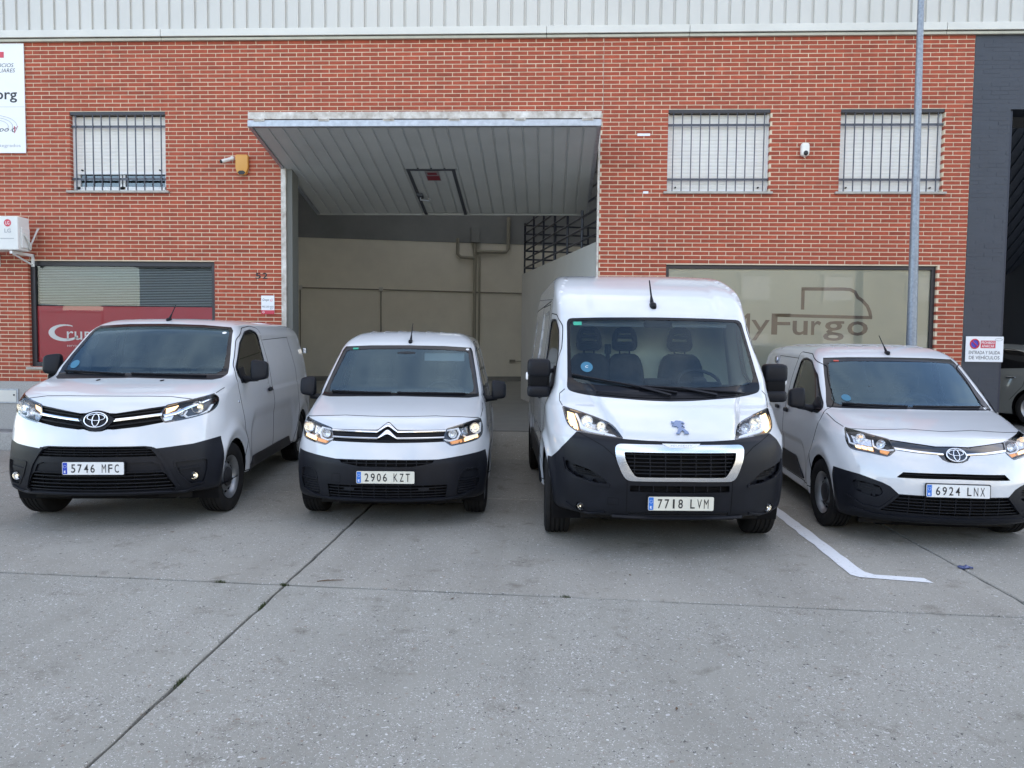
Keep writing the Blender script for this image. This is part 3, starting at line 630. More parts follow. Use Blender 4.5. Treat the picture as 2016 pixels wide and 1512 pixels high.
# folding gate
gate = empty('gate', (0, 0, 0)); gate.parent = house
mb = MB(); mb.box(-4.13, .655, 10.44, 10.47, 4.690, 4.785); mb.build('upper_leaf_edge', 'worn_white', gate, bevel=.004)
mb = MB(); mb.box(-4.12, .645, 10.472, FY-.005, 4.74, 4.78); mb.build('upper_leaf', 'leaf', gate)
lv = Vector((0, 3.10, -.67)).normalized(); ln = Vector((0, lv.z, -lv.y)); L0 = Vector((0, 10.45, 4.60))
def leaf(x, s_, h=0): p = L0 + lv*s_ + ln*h; return (x, p.y, p.z)
mb = MB(); mb.box(-4.13, .655, 10.425, 10.475, 4.585, 4.674); mb.build('lower_leaf_channel', 'galv', gate, bevel=.006)
for x in (-3.97, -3.08, -2.20, -1.31, -.43, .47):
    mb = MB(); mb.box(x-.075, x+.075, 10.415, 10.438, 4.655, 4.705); mb.tube([(x-.06, 10.415, 4.682), (x+.06, 10.415, 4.682)], .016, 8); mb.build('hinge', 'worn_white', gate, bevel=.003)
W0, W1, S0 = -2.205, -1.463, 1.347; NP = 23; pw = (4.785-.10)/NP
for k in range(NP):
    xa = -4.08 + k*pw; xb = xa+pw
    cutw = xa < W1 and xb > W0
    spans_ = [(.03, 3.15)] if not cutw else [(.03, S0-.03)]
    for (sa, sb) in spans_ + ([(S0+.01, 3.10)] if (cutw and xa >= W0-.06 and xb <= W1+.06) else []) :
        V = []; F = []; pr = [(xa, .010), (xa+.008, -.004), (xa+.026, -.004), (xa+.036, .012), (xb, .010)]
        for (u, h) in pr: V += [leaf(u, sa, h), leaf(u, sb, h)]
        for i in range(len(pr)-1): F.append((i*2, i*2+1, i*2+3, i*2+2))
        mb = MB(); mb.add(V, F); mb.build('gate_panel', 'leaf', gate, fix=False)
def lbox(name, x0, x1, s0, s1, h0, h1, m, par):
    mb = MB(); v = [leaf(x, s_, h) for x in (x0, x1) for s_ in (s0, s1) for h in (h0, h1)]; mb.add(v, [(0, 1, 3, 2), (4, 6, 7, 5), (0, 4, 5, 1), (2, 3, 7, 6), (0, 2, 6, 4), (1, 5, 7, 3)]); return mb.build(name, m, par)
lbox('gate_backing', -4.12, .645, .0, 3.16, -.06, -.018, 'leaf', gate)
for x0, x1 in ((-4.125, -4.075), (.60, .65)): lbox('gate_edge', x0, x1, 0, 3.165, -.05, .02, 'galv', gate)
lbox('gate_edge', -4.125, .65, 3.15, 3.185, -.05, .02, 'leaf', gate)
wd = lbox('wicket_door', W0, W0+.05, S0, 3.15, -.01, .022, 'leaf_dark', gate); lbox('wicket_frame', W1-.05, W1, S0, 3.15, -.01, .022, 'leaf_dark', gate); lbox('wicket_frame', W0, W1, S0-.025, S0+.02, -.01, .022, 'leaf_dark', gate); lbox('wicket_sign', -1.935, -1.72, 1.385, 1.715, .02, .026, 'label_grey', gate); lbox('wicket_sign_print', -1.925, -1.73, 1.54, 1.70, .0265, .028, 'label_red', gate); lbox('wicket_sign_print', -1.90, -1.755, 1.42, 1.50, .0265, .028, 'label_red', gate)
lbox('lock', -2.19, -2.10, 2.22, 2.36, .02, .06, 'leaf_dark', gate); mb = MB(); mb.tube([leaf(-2.14, 2.30, .06), leaf(-2.14, 2.30, .10), leaf(-2.0, 2.34, .10), leaf(-1.98, 2.26, .10)], .012, 8); mb.build('handle', 'galv', gate)
# upstairs windows with roller shutters and bars
def barred_window(x0, x1, z0, z1, open_z, label=None):
    w = empty('window', (0, 0, 0)); w.parent = house; yb = FY+.105
    mb = MB(); mb.box(x0, x0+.03, FY+.08, FY+.14, z0, z1); mb.box(x1-.03, x1, FY+.08, FY+.14, z0, z1); mb.box(x0, x1, FY+.08, FY+.14, z0, z0+.035); mb.build('frame', 'alu', w, bevel=.003)
    mb = MB(); mb.box(x0, x1, FY+.01, FY+.13, z1-.045, z1); mb.build('shutter_box', 'anod', w)
    z = z1-.05; p = .0545
    while z - p > open_z:
        mb = MB(); n = 6; pts = [(FY+.112 - .004*math.sin(math.pi*i/n), z-p+.001 + (p-.002)*i/n) for i in range(n+1)]
        V = []; F = []
        for (yy, zz) in pts: V += [(x0+.03, yy, zz), (x1-.03, yy, zz)]
        for i in range(n): F.append((i*2, i*2+1, i*2+3, i*2+2))
        mb.add(V, F); mb.build('shutter_slat', 'shutter', w, smooth=True, fix=False); z -= p
    mb = MB(); mb.box(x0+.03, x1-.03, FY+.114, FY+.120, open_z, z1-.05); mb.build('shutter_back', 'shutter', w)
    mb = MB(); mb.box(x0+.03, x1-.03, FY+.095, FY+.113, open_z-.03, open_z); mb.build('shutter_rail', 'alu', w)
    for sx in (x0+.14, x1-.14): mb = MB(); mb.tube([(sx, FY+.07, open_z+.03), (sx, FY+.10, open_z+.03)], .012, 8); mb.build('shutter_stop', 'gap', w)
    if open_z > z0+.1:
        xm = (x0+x1)/2
        for a, b in ((x0+.03, xm+.01), (xm-.01, x1-.03)):
            mb = MB(); mb.box(a, a+.05, FY+.125, FY+.16, z0+.035, open_z); mb.box(b-.05, b, FY+.125, FY+.16, z0+.035, open_z); mb.box(a, b, FY+.125, FY+.16, z0+.035, z0+.085); s_ = mb.build('sash', 'alu', w); obj('pane', [(a+.05, FY+.15, z0+.085), (b-.05, FY+.15, z0+.085), (b-.05, FY+.15, open_z), (a+.05, FY+.15, open_z)], [(0, 1, 2, 3)], 'pane_glass', w)
    mb = MB(); mb.box(x0, x1, FY+.24, FY+.26, z0, z1); mb.build('dark_reveal', 'dark_room', w)
    mb = MB(); mb.box(x0-.05, x1+.05, FY-.045, FY+.10, z0-.035, z0); mb.build('sill', 'stone_sill', w, bevel=.005)
    g = w
    for k in range(11):
        x = x0+.085 + (x1-x0-.17)*k/10; mb = MB(); mb.box(x-.007, x+.007, FY+.022, FY+.036, z0+.012, z1-.035 + (.04 if k == 5 else 0)); mb.build('bar', 'bars', g)
    for zz in (z0+.19, z1-.215): mb = MB(); mb.box(x0-.01, x1+.01, FY+.040, FY+.052, zz-.016, zz+.016); mb.build('crossbar', 'bars', g)
barred_window(-7.445, -5.926, 3.973, 5.178, 4.275); barred_window(1.72, 3.225, 3.973, 5.178, 4.02); barred_window(4.235, 5.735, 3.973, 5.178, 4.02)
# shop windows
def shop_frame(w, x0, x1, z0, z1, t=.075):
    mb = MB(); y0, y1 = FY+.06, FY+.13
    mb.box(x0, x0+t, y0, y1, z0, z1); mb.box(x1-t, x1, y0, y1, z0, z1); mb.box(x0+t, x1-t, y0, y1, z0, z0+t); mb.box(x0+t, x1-t, y0, y1, z1-t, z1); mb.build('frame', 'anod', w, bevel=.004)
    obj('pane', [(x0+t, FY+.095, z0+t), (x1-t, FY+.095, z0+t), (x1-t, FY+.095, z1-t), (x0+t, FY+.095, z1-t)], [(0, 1, 2, 3)], 'shop_glass', w)
    mb = MB(); mb.box(x0-.04, x1+.04, FY-.04, FY+.06, z0-.04, z0); mb.build('sill', 'stone_sill', w, bevel=.005); mb = MB(); mb.box(x0, x1, FY+.40, FY+.42, z0-.1, z1+.1); mb.box(x0-.02, x0, FY+.14, FY+.42, z0-.1, z1+.1); mb.box(x1, x1+.02, FY+.14, FY+.42, z0-.1, z1+.1); mb.box(x0, x1, FY+.14, FY+.40, z1+.08, z1+.1); mb.build('room_backing', 'dark_room', w)
w = empty('shop_window'); w.parent = house; shop_frame(w, -8.165, -5.18, 1.234, 2.895); YG = FY+.102
mb = MB(); mb.box(-8.09, -5.255, YG, YG+.004, 1.305, 2.195); mb.build('red_film', 'red_film', w)
for k in range(24): z = 2.215 + k*.0255; mb = MB(); V = [(-8.08, YG+.035, z), (-5.26, YG+.035, z), (-5.26, YG+.055, z+.013), (-8.08, YG+.055, z+.013)]; mb.add(V, [(0, 1, 2, 3)]); mb.build('blind_slat', 'blind', w)
mb = MB(); mb.box(-8.08, -5.26, YG+.10, YG+.11, 2.2, 2.82); mb.build('blind_backing', 'bulkhead_dark', w)
fr = lambda u, v, q=0: (u, YG-.002, v)
arc = [(-7.66+math.cos(R(a))*.26, 1.775+math.sin(R(a))*.135) for a in range(60, 331, 15)]; arc2 = [(-7.62+math.cos(R(a))*.20, 1.785+math.sin(R(a))*.10) for a in range(330, 59, -15)]
mb = MB(); mb.add([fr(*p) for p in arc + arc2[:]], [(i, i+1, len(arc)+len(arc2)-2-i, len(arc)+len(arc2)-1-i) for i in range(len(arc)-1)]); mb.build('lettering', 'white_ink', w, fix=False)
lettering('lettering', 'rupo', -7.62, -7.02, 1.60, 1.80, fr, 'white_ink', w); lettering('lettering', 'G', -6.96, -6.80, 1.65, 1.88, fr, 'white_ink', w, shear=.3); lettering('lettering', 'servicios integrales', -7.62, -7.06, 1.585, 1.635, lambda u, v, q=0: (u, YG-.0025, v-.04), 'white_ink', w)
w = empty('shop_window'); w.parent = house; shop_frame(w, 1.735, 5.72, 1.06, 2.895, .055)
mb = MB(); mb.box(1.79, 5.665, YG, YG+.004, 1.115, 2.84); mb.build('cream_film', 'cream_film', w)
for t_, u0, u1, v0, v1 in (('M', 2.70, 3.03, 1.86, 2.175), ('y', 3.05, 3.325, 1.77, 2.08), ('F', 3.35, 3.63, 1.86, 2.178), ('u', 3.665, 3.89, 1.855, 2.072), ('r', 3.94, 4.09, 1.86, 2.072), ('g', 4.12, 4.43, 1.775, 2.072), ('o', 4.475, 4.78, 1.855, 2.072)): lettering('lettering', t_, u0, u1, v0, v1, fr, 'brown_vinyl', w, bold=0 if t_ in 'My' else .012)
def band(pts, t, name='van_outline'):
    a = np.array(resample(pts, .06)); T = np.gradient(a, axis=0); T /= np.linalg.norm(T, axis=1, keepdims=True); nn_ = np.stack([-T[:, 1], T[:, 0]], 1); V = [fr(*p) for p in (a+nn_*t/2)] + [fr(*p) for p in (a-nn_*t/2)]; k = len(a)
    obj(name, V, [(i, i+1, k+i+1, k+i) for i in range(k-1)], 'brown_vinyl', w)
band([(3.805, 2.24), (3.805, 2.548)], .05); band([(3.78, 2.55), (4.40, 2.552), (4.50, 2.545), (4.57, 2.51), (4.615, 2.43), (4.68, 2.385), (4.76, 2.30), (4.80, 2.21), (4.815, 2.135)], .05); band([(3.40, 2.152), (4.838, 2.128)], .048)

# ---------------------------------------------------------------- neighbour unit with navy painted pillar
unit = empty('neighbour_unit'); tag(unit, 'navy painted brick pillar and gateway at the right end of the red brick wall', 'building')
mb = MB(); mb.box(6.122, 6.66, FY+.003, FY+.4, .74, 6.235); mb.box(6.66, 32, FY+.003, FY+.4, 5.166, 6.235); mb.box(12, 32, FY+.003, FY+.4, .2, 5.166); pw_ = mb.build('pillar', 'navy_mortar', unit)
mb = MB()
for q in brick_spans(6.122, 14, [(6.66, 12, -1, 5.166)], 89, 6.222): brick_box(mb, *q, FY+.0012, FY+.1)
tag(mb.build('bricks', 'navy_brick', pw_, fix=False), kind='stuff'); mb = MB(); mb.box(6.12, 6.67, FY-.02, FY+.38, .2, .738); mb.build('pillar_base', 'plinth' if 'plinth' in M else 'granite', unit)
mb = MB(); mb.box(6.45, 31, FY+.02, HY1, .3, .345); mb.build('hall_floor', 'floor_grey', unit)
V = []; F = []
for k in range(30): u = 6.68 + k*.16; V += [(u, 12.1, 5.0), (u, 15.0, 3.1), (u+.13, 12.1, 5.0), (u+.13, 15.0, 3.1), (u+.13, 12.1, 4.97), (u+.13, 15.0, 3.07), (u+.16, 12.1, 4.97), (u+.16, 15.0, 3.07)]
for k in range(30): F += [(k*8, k*8+1, k*8+3, k*8+2), (k*8+2, k*8+3, k*8+5, k*8+4), (k*8+4, k*8+5, k*8+7, k*8+6)]
mb = MB(); mb.add(V, F); mb.build('gate_leaf', 'navy_brick', unit, fix=False); mb = MB(); mb.box(6.664, 6.72, FY+.05, FY+.35, .345, 5.16); mb.build('gate_jamb', 'rail_navy', unit)
mb = MB(); mb.box(6.72, 11.5, FY+5.2, FY+5.3, .345, 4.2); mb.build('inner_wall', 'dark_room', unit)

# ---------------------------------------------------------------- building across the street (seen mirrored in the shop windows)
opp = empty('opposite_building', (0, -22, 0)); tag(opp, 'long cream building across the street, mirrored in the shop windows', 'building')
mat('render_cream', (.55, .49, .38), rough=.9, var=.08, vscale=.4); mat('opp_frame', (.62, .58, .48), rough=.7)
mb = MB(); mb.box(-5, 40, -12, 0, -.03, 7.2); mb.build('wall', 'render_cream', opp); mb = MB(); mb.box(-5.2, 40.2, -12.2, .2, 7.2, 7.45); mb.build('roof', 'clad', opp)
for k in range(9):
    x = -3 + k*4.7
    for z in (.9, 4.2):
        mb = MB(); mb.box(x, x+1.7, .002, .05, z, z+1.5); f_ = mb.build('window', 'opp_frame', opp); obj('pane', [(x+.08, .055, z+.08), (x+1.62, .055, z+.08), (x+1.62, .055, z+1.42), (x+.08, .055, z+1.42)], [(0, 3, 2, 1)], 'shutter', f_); mb = MB(); mb.box(x-.15, x+1.85, .0, .12, z+1.5, z+1.62); mb.build('lintel', 'opp_frame', f_)
mat('shed_grey', (.20, .22, .25), rough=.7)
far = empty('distant_sheds', (-46, -34, 0)); tag(far, 'row of low grey sheds far across the street, mirrored in the left shop window', 'building')
for k in range(5): mb = MB(); h = (3.9, 3.4, 4.3, 3.6, 4.0)[k]; mb.box(-21+k*8.2, -21+k*8.2+8, -8, 0, -.03, h); mb.build('wall', 'shed_grey', far); mb = MB(); mb.box(-21+k*8.2-.1, -21+k*8.2+8.1, -8.1, .1, h, h+.12); mb.build('roof', 'shed_grey', far)
mat('shed_blue', (.16, .20, .26), rough=.5)
shed = empty('opposite_shed', (-16.5, -22, 0)); tag(shed, 'low slate blue metal shed across the street, mirrored in the left shop window', 'building')
mb = MB(); mb.box(-8.3, 8.5, -12, 0, -.03, 5.9); mb.build('wall', 'shed_blue', shed); mb = MB(); mb.box(-8.5, 8.7, -12.2, .2, 5.9, 6.05); mb.build('roof', 'shed_blue', shed)
for k in range(17): mb = MB(); mb.box(-8.2+k, -8.1+k, .0, .05, 0, 5.85); mb.build('rib', 'shed_blue', shed)
mb = MB(); mb.box(-2, 2, .051, .09, 0, 4.2); mb.build('door', 'clad', shed)
# ---------------------------------------------------------------- van builder: one shell, cut into panels along traced outlines
def in_poly(u, v, poly):
    c = False; n = len(poly); j = n-1
    for i in range(n):
        (xi, yi), (xj, yj) = poly[i], poly[j]
        if (yi > v) != (yj > v) and u < (xj-xi)*(v-yi)/(yj-yi)+xi: c = not c
        j = i
    return c
def sym(half):
    """closed outline from its x >= 0 half (first and last points lie on x = 0)"""
    return list(half) + [(-x, z) for x, z in reversed(half) if x > 1e-6]
def mir(poly): return [(-x, z) for x, z in reversed(poly)]
class Body:
    def __init__(s, shape, root):
        s.S = shape; s.root = root; V, Q = shape.mesh(*van_grid(shape))
        s.V = V.tolist(); s.F = Q.tolist(); P = V[Q]; s.Cn = P.mean(1).tolist()
        n = np.cross(P[:, 2]-P[:, 0], P[:, 3]-P[:, 1]); s.Nn = (n/np.maximum(np.linalg.norm(n, axis=1, keepdims=True), 1e-12)).tolist()
        s.ids = {'body': 0, 'underbody': 1}; z = shape.z0 + .03
        s.pid = [1 if (q[2] < -.6 and c[2] < z) else 0 for q, c in zip(s.Nn, s.Cn)]
    def cut(s, name, poly, view='F', src=('body',), ymax=2.6, ymin=-1, ycut=None):
        k = s.ids.setdefault(name, len(s.ids)); srcs = [s.ids[q] for q in src if q in s.ids]
        iu = 0 if view == 'F' else 1; sgn = {'F': 0, 'L': -1, 'R': 1}[view]; V, F = s.V, s.F
        P = np.array(poly); a0, b0 = P.min(0)-.09; a1, b1 = P.max(0)+.09
        Cn = np.array(s.Cn); Nn = np.array(s.Nn); pid = np.array(s.pid)
        m = np.isin(pid, srcs) & (Cn[:, iu] > a0) & (Cn[:, iu] < a1) & (Cn[:, 2] > b0) & (Cn[:, 2] < b1) & (Cn[:, 1] > ymin) & (Cn[:, 1] < ymax)
        m &= (Nn[:, 1] < .12) if view == 'F' else ((Nn[:, 0]*sgn > .2) & (Cn[:, 0]*sgn > 0))
        cand = np.nonzero(m)[0].tolist()
        if not cand: return
        def bb(i):
            us = [V[v][iu] for v in F[i]]; vs = [V[v][2] for v in F[i]]; return (min(us), max(us), min(vs), max(vs))
        box = np.array([bb(i) for i in cand])
        def split(sub, dist, tt=None):
            """sub: positions in cand; dist(vertex) signed distance to the cutting plane"""
            nonlocal box
            cache = {}; done = set(); new = []
            for c in sub:
                i = cand[c]; f = F[i]; d = [dist(V[v]) for v in f]
                if min(d) > -1e-6 or max(d) < 1e-6: continue
                if tt is not None and not tt([V[v] for v in f]): continue
                A, Bf = [], []
                for q in range(len(f)):
                    v, w, dv, dw = f[q], f[(q+1) % len(f)], d[q], d[(q+1) % len(f)]
                    if dv >= -1e-6: A.append(v)
                    if dv <= 1e-6: Bf.append(v)
                    if (dv > 1e-6 and dw < -1e-6) or (dv < -1e-6 and dw > 1e-6):
                        key = (v, w) if v < w else (w, v)
                        if key not in cache:
                            t = dv/(dv-dw); p, r = V[v], V[w]; cache[key] = len(V); V.append([p[0]+(r[0]-p[0])*t, p[1]+(r[1]-p[1])*t, p[2]+(r[2]-p[2])*t])
                        A.append(cache[key]); Bf.append(cache[key])
                if len(A) < 3 or len(Bf) < 3: continue
                F[i] = A; F.append(Bf); s.pid.append(s.pid[i]); s.Nn.append(s.Nn[i]); s.Cn.append(s.Cn[i]); done.add(c); new.append(len(F)-1)
            if not done: return
            for c in sub:                       # keep neighbours conforming
                if c in done: continue
                f = F[cand[c]]; g = []
                for q in range(len(f)):
                    v, w = f[q], f[(q+1) % len(f)]; g.append(v); key = (v, w) if v < w else (w, v)
                    if key in cache: g.append(cache[key])
                if len(g) > len(f): F[cand[c]] = g
            for c in done: box[c] = bb(cand[c])
            cand.extend(new); box = np.concatenate([box, np.array([bb(i) for i in new])])
        if ycut is not None: split(list(range(len(cand))), lambda p: p[1]-ycut)
        for a, b in zip(poly, list(poly[1:]) + [poly[0]]):
            du, dv = b[0]-a[0], b[1]-a[1]; ln = math.hypot(du, dv)
            if ln < 1e-6: continue
            du /= ln; dv /= ln
            mk = (box[:, 0] < max(a[0], b[0])+.002) & (box[:, 1] > min(a[0], b[0])-.002) & (box[:, 2] < max(a[1], b[1])+.002) & (box[:, 3] > min(a[1], b[1])-.002)
            sub = np.nonzero(mk)[0].tolist()
            if not sub: continue
            def tt(ps):
                t = [(p[iu]-a[0])*du + (p[2]-a[1])*dv for p in ps]; return max(t) > -.001 and min(t) < ln+.001
            split(sub, lambda p: (p[iu]-a[0])*dv - (p[2]-a[1])*du, tt)
        for i in cand:
            f = F[i]; n = len(f); c = [sum(V[v][q] for v in f)/n for q in range(3)]; s.Cn[i] = c
            if ycut is not None and c[1] > ycut: continue
            if in_poly(c[iu], c[2], poly): s.pid[i] = k
    def faces(s, name):
        k = s.ids.get(name, -1); return [i for i, p in enumerate(s.pid) if p == k]
    def drop(s, name):
        for i in s.faces(name): s.pid[i] = -1
    def arrays(s, fs):
        ix = {}; P = []; F = []
        for i in fs:
            q = []
            for v in s.F[i]:
                if v not in ix: ix[v] = len(P); P.append(s.V[v])
                q.append(ix[v])
            F.append(q)
        return np.array(P), F
    def part(s, src, name, m, parent=None, off=0.0, wall=True, wall_to=0.0, diry=False, keep=None):
        fs = s.faces(src)
        if keep: fs = [f for f in fs if keep(s.Cn[f])]
        if not fs: return None
        P, F = s.arrays(fs); N = s.S.normal(P)
        D = np.zeros_like(N) + np.array([0, -1., 0]) if diry else N
        P2 = P + D*off; V = P2.tolist(); NN = N.tolist(); FF = [list(f) for f in F]
        if off and wall:
            cnt = {}
            for f in F:
                for a, b in zip(f, f[1:]+f[:1]): cnt[(a, b)] = 1
            for (a, b) in list(cnt):
                if (b, a) not in cnt:
                    q = [P2[a], P2[b], P[b] + D[b]*wall_to, P[a] + D[a]*wall_to]
                    n = np.cross(q[1]-q[0], q[2]-q[0]); ln = np.linalg.norm(n)
                    if ln < 1e-12: continue
                    k = len(V); V += [p.tolist() for p in q]; NN += [(n/ln).tolist()]*4; FF.append([k, k+1, k+2, k+3])
        return obj(name, V, FF, m, parent or s.root, normals=NN)
    def lining(s, name, m, ymax, zmin, parent=None, off=-.03):
        ok = {s.ids['body'], s.ids.get('door.L', -9), s.ids.get('door.R', -9)}
        fs = [i for i, p in enumerate(s.pid) if p in ok and s.Cn[i][1] < ymax and s.Cn[i][2] > zmin]
        P, F = s.arrays(fs); N = s.S.normal(P); return obj(name, P + N*off, [f[::-1] for f in F], m, parent or s.root, normals=-N)
    # ---- things laid on the shell
    def at(s, pts, view='F'):
        p = np.asarray(pts, float)
        if view == 'F': P = np.stack([p[:, 0], s.S.hit_front(p[:, 0], p[:, 1]), p[:, 1]], 1)
        else:
            sg = -1 if view == 'L' else 1; P = np.stack([s.S.hit_side(p[:, 0], p[:, 1], sg), p[:, 0], p[:, 1]], 1)
        return P, s.S.normal(P)
    def ribbon(s, name, pts, w, m, view='F', top=.0012, th=.004, parent=None, d=.03, closed=False):
        q = resample(list(pts) + ([pts[0]] if closed else []), d); P, N = s.at(q, view)
        T = np.gradient(P, axis=0); T /= np.maximum(np.linalg.norm(T, axis=1, keepdims=True), 1e-9); Bn = np.cross(N, T); Bn /= np.maximum(np.linalg.norm(Bn, axis=1, keepdims=True), 1e-9)
        V = []; F = []
        for i in range(len(P)):
            for a, b in ((-.5, top-th), (-.5, top), (.5, top), (.5, top-th)): V.append(P[i] + Bn[i]*w*a + N[i]*b)
        for i in range(len(P)-1):
            for j in range(4): F.append((i*4+j, i*4+(j+1) % 4, i*4+4+(j+1) % 4, i*4+4+j))
        F += [(3, 2, 1, 0), tuple(len(V)-4+j for j in range(4))]
        return obj(name, V, F, m, parent or s.root)
    def strip(s, name, a, b, m, off=.006, th=.012, parent=None):
        """proud strip between two outlines with the same number of points"""
        A, B = [], []
        for (p, q), (p2, q2) in zip(zip(a[:-1], a[1:]), zip(b[:-1], b[1:])):
            n = max(1, int(math.hypot(q[0]-p[0], q[1]-p[1])/.03))
            for k in range(n):
                t = k/n; A.append((p[0]+(q[0]-p[0])*t, p[1]+(q[1]-p[1])*t)); B.append((p2[0]+(q2[0]-p2[0])*t, p2[1]+(q2[1]-p2[1])*t))
        A.append(a[-1]); B.append(b[-1])
        mb = MB(); PA, NA = s.at(A); PB, NB = s.at(B); V = []; F = []
        for i in range(len(A)):
            mid = (PA[i]+PB[i])/2 + (NA[i]+NB[i])/2*(off+.004)
            V += [PA[i]+NA[i]*(off-th), PA[i]+NA[i]*off, mid, PB[i]+NB[i]*off, PB[i]+NB[i]*(off-th)]
        for i in range(len(A)-1):
            for j in range(4): F.append((i*5+j, i*5+j+1, i*5+6+j, i*5+5+j))
        mb.add(V, F); return mb.build(name, m, parent or s.root, smooth=True, angle=50)
    def patch(s, name, poly, m, off=.004, th=.01, parent=None, rings=4, view='F'):
        """filled outline lying off the shell by `off` (negative: behind it), with a rim"""
        p = np.array(resample(list(poly)+[poly[0]], .03)[:-1]); c = p.mean(0); n = len(p); V = []; F = []
        for k in range(rings):
            P, N = s.at(c + (p-c)*(1-k/rings), view); V += (P+N*off).tolist()
        P, N = s.at(c[None], view); V.append((P[0]+N[0]*off).tolist())
        for k in range(rings-1):
            for j in range(n): F.append((k*n+j, k*n+(j+1) % n, (k+1)*n+(j+1) % n, (k+1)*n+j))
        for j in range(n): F.append(((rings-1)*n+j, (rings-1)*n+(j+1) % n, rings*n))
        b = len(V); P, N = s.at(p, view); V += (P+N*(off-th)).tolist()
        for j in range(n): F.append((j, b+j, b+(j+1) % n, (j+1) % n))
        mb = MB(); mb.add(V, F); return mb.build(name, m, parent or s.root, smooth=True, angle=35)
    def bar(s, name, pts, h, d, inset, m, parent=None):
        """slat that follows the nose; pts (x, z), h tall, d deep, set back by inset"""
        q = resample(pts, .05); P, _ = s.at(q); P[:, 1] += inset; V = []; F = []
        T = q[-1]-q[0]; T = T/np.linalg.norm(T); nx, nz = -T[1], T[0]
        for p in P:
            for a, b in ((-.5, 0), (-.5, d), (.5, d), (.5, 0)): V.append((p[0]+nx*h*a, p[1]+b, p[2]+nz*h*a))
        for i in range(len(P)-1):
            for j in range(4): F.append((i*4+j, i*4+(j+1) % 4, i*4+4+(j+1) % 4, i*4+4+j))
        F += [(3, 2, 1, 0), tuple(len(V)-4+j for j in range(4))]
        mb = MB(); mb.add(V, F); return mb.build(name, m, parent or s.root)
    def ring(s, name, c, rx, rz, r, m, off=.006, parent=None, n=36, squash=1.0):
        pts = [(c[0]+rx*math.cos(2*math.pi*i/n), c[1]+rz*math.sin(2*math.pi*i/n)) for i in range(n)]
        P, N = s.at(pts); mb = MB(); mb.tube([tuple(p + q*off) for p, q in zip(P, N)], r, 8, closed=True)
        return mb.build(name, m, parent or s.root, smooth=True, angle=70)
    def frame_at(s, x, z, off=0):
        """flat local frame on the shell: (u across, v up, w out) -> 3D"""
        P, N = s.at([(x, z)]); n = Vector(N[0]); p = Vector(P[0]); u = Vector((0, 0, 1)).cross(n)*-1
        u = Vector((-n.y, n.x, 0)).normalized(); v = n.cross(u)*1.0
        if v.z < 0: v = -v
        return lambda a, b, w=0: tuple(p + u*a + v*b + n*(w+off))
    def disc(s, name, x, z, r, m, depth=.02, off=0, parent=None, bowl=True):
        """round reflector or lamp facing forward, bowl sunk behind its rim"""
        P, N = s.at([(x, z)]); y = P[0][1] - off; mb = MB()
        prof = [(0, r), (depth*.5, r*.86), (depth*.85, r*.6), (depth, r*.3), (depth, .0005)] if bowl else [(depth, r), (0, r), (-r*.12, r*.8), (-r*.2, r*.45), (-r*.22, .0005)]
        mb.lathe(prof, 24, 'y', (x, y, z)); return mb.build(name, m, parent or s.root, smooth=True, angle=60)

def wheel(root, x, y, r, w, rim_r, name='wheel', turn=0.0, cap='hub_black', slots=12):
    sg = 1 if x > 0 else -1; e = bpy.data.objects.new
    mb = MB(); o = w/2
    rim = [(-o*.9, rim_r*.98), (-o*.2, rim_r*.93), (o*.30, rim_r*.90), (o*.62, rim_r*.92), (o*.80, rim_r*1.0), (o*.86, rim_r*1.02), (o*.80, rim_r*.97), (o*.60, rim_r*.86), (o*.34, rim_r*.80), (o*.36, rim_r*.66), (o*.52, rim_r*.58), (o*.56, rim_r*.45), (o*.46, rim_r*.36), (o*.46, .001)]
    mb.lathe([(h*sg, q) for h, q in rim], 48)
    wo = mb.build(name, 'steel_wheel', root, smooth=True, angle=50); wo.location = (x, y, r); wo.rotation_euler = (0, 0, turn)
    mb = MB(); t = []
    sw = [(-o*.78, rim_r*1.0), (-o*1.0, rim_r+ (r-rim_r)*.35), (-o*1.02, rim_r+(r-rim_r)*.6), (-o*.92, r*.965), (-o*.80, r*.99)]
    tread = []
    for g in (-.52, -.18, .18, .52):
        tread += [(o*(g-.055), r), (o*(g-.045), r-.009), (o*(g+.045), r-.009), (o*(g+.055), r)]
    mb.lathe([(h*sg, q) for h, q in sw + tread + [(-h, q) for h, q in reversed(sw)]], 56)
    mb.build('tyre', 'rubber', wo, smooth=True, angle=32)
    for k in range(slots):
        a = 2*math.pi*k/slots; cy, cz = math.cos(a)*rim_r*.71, math.sin(a)*rim_r*.71; mb = MB(); n = 10
        ring = [(sg*(o*.40), cy + math.cos(a)*math.cos(b)*rim_r*.055 - math.sin(a)*math.sin(b)*rim_r*.10, cz + math.sin(a)*math.cos(b)*rim_r*.055 + math.cos(a)*math.sin(b)*rim_r*.10) for b in [2*math.pi*i/n for i in range(n)]]
        mb.add(ring + [(sg*(o*.30), p[1], p[2]) for p in ring], [tuple(range(n))] + [(i, (i+1) % n, n+(i+1) % n, n+i) for i in range(n)])
        mb.build('slot', 'gap', wo)
    mb = MB(); mb.lathe([(sg*h, q) for h, q in ((o*.44, rim_r*.46), (o*.66, rim_r*.44), (o*.74, rim_r*.34), (o*.76, .001))], 28); mb.build('hub_cap', cap, wo, smooth=True, angle=40)
    return wo
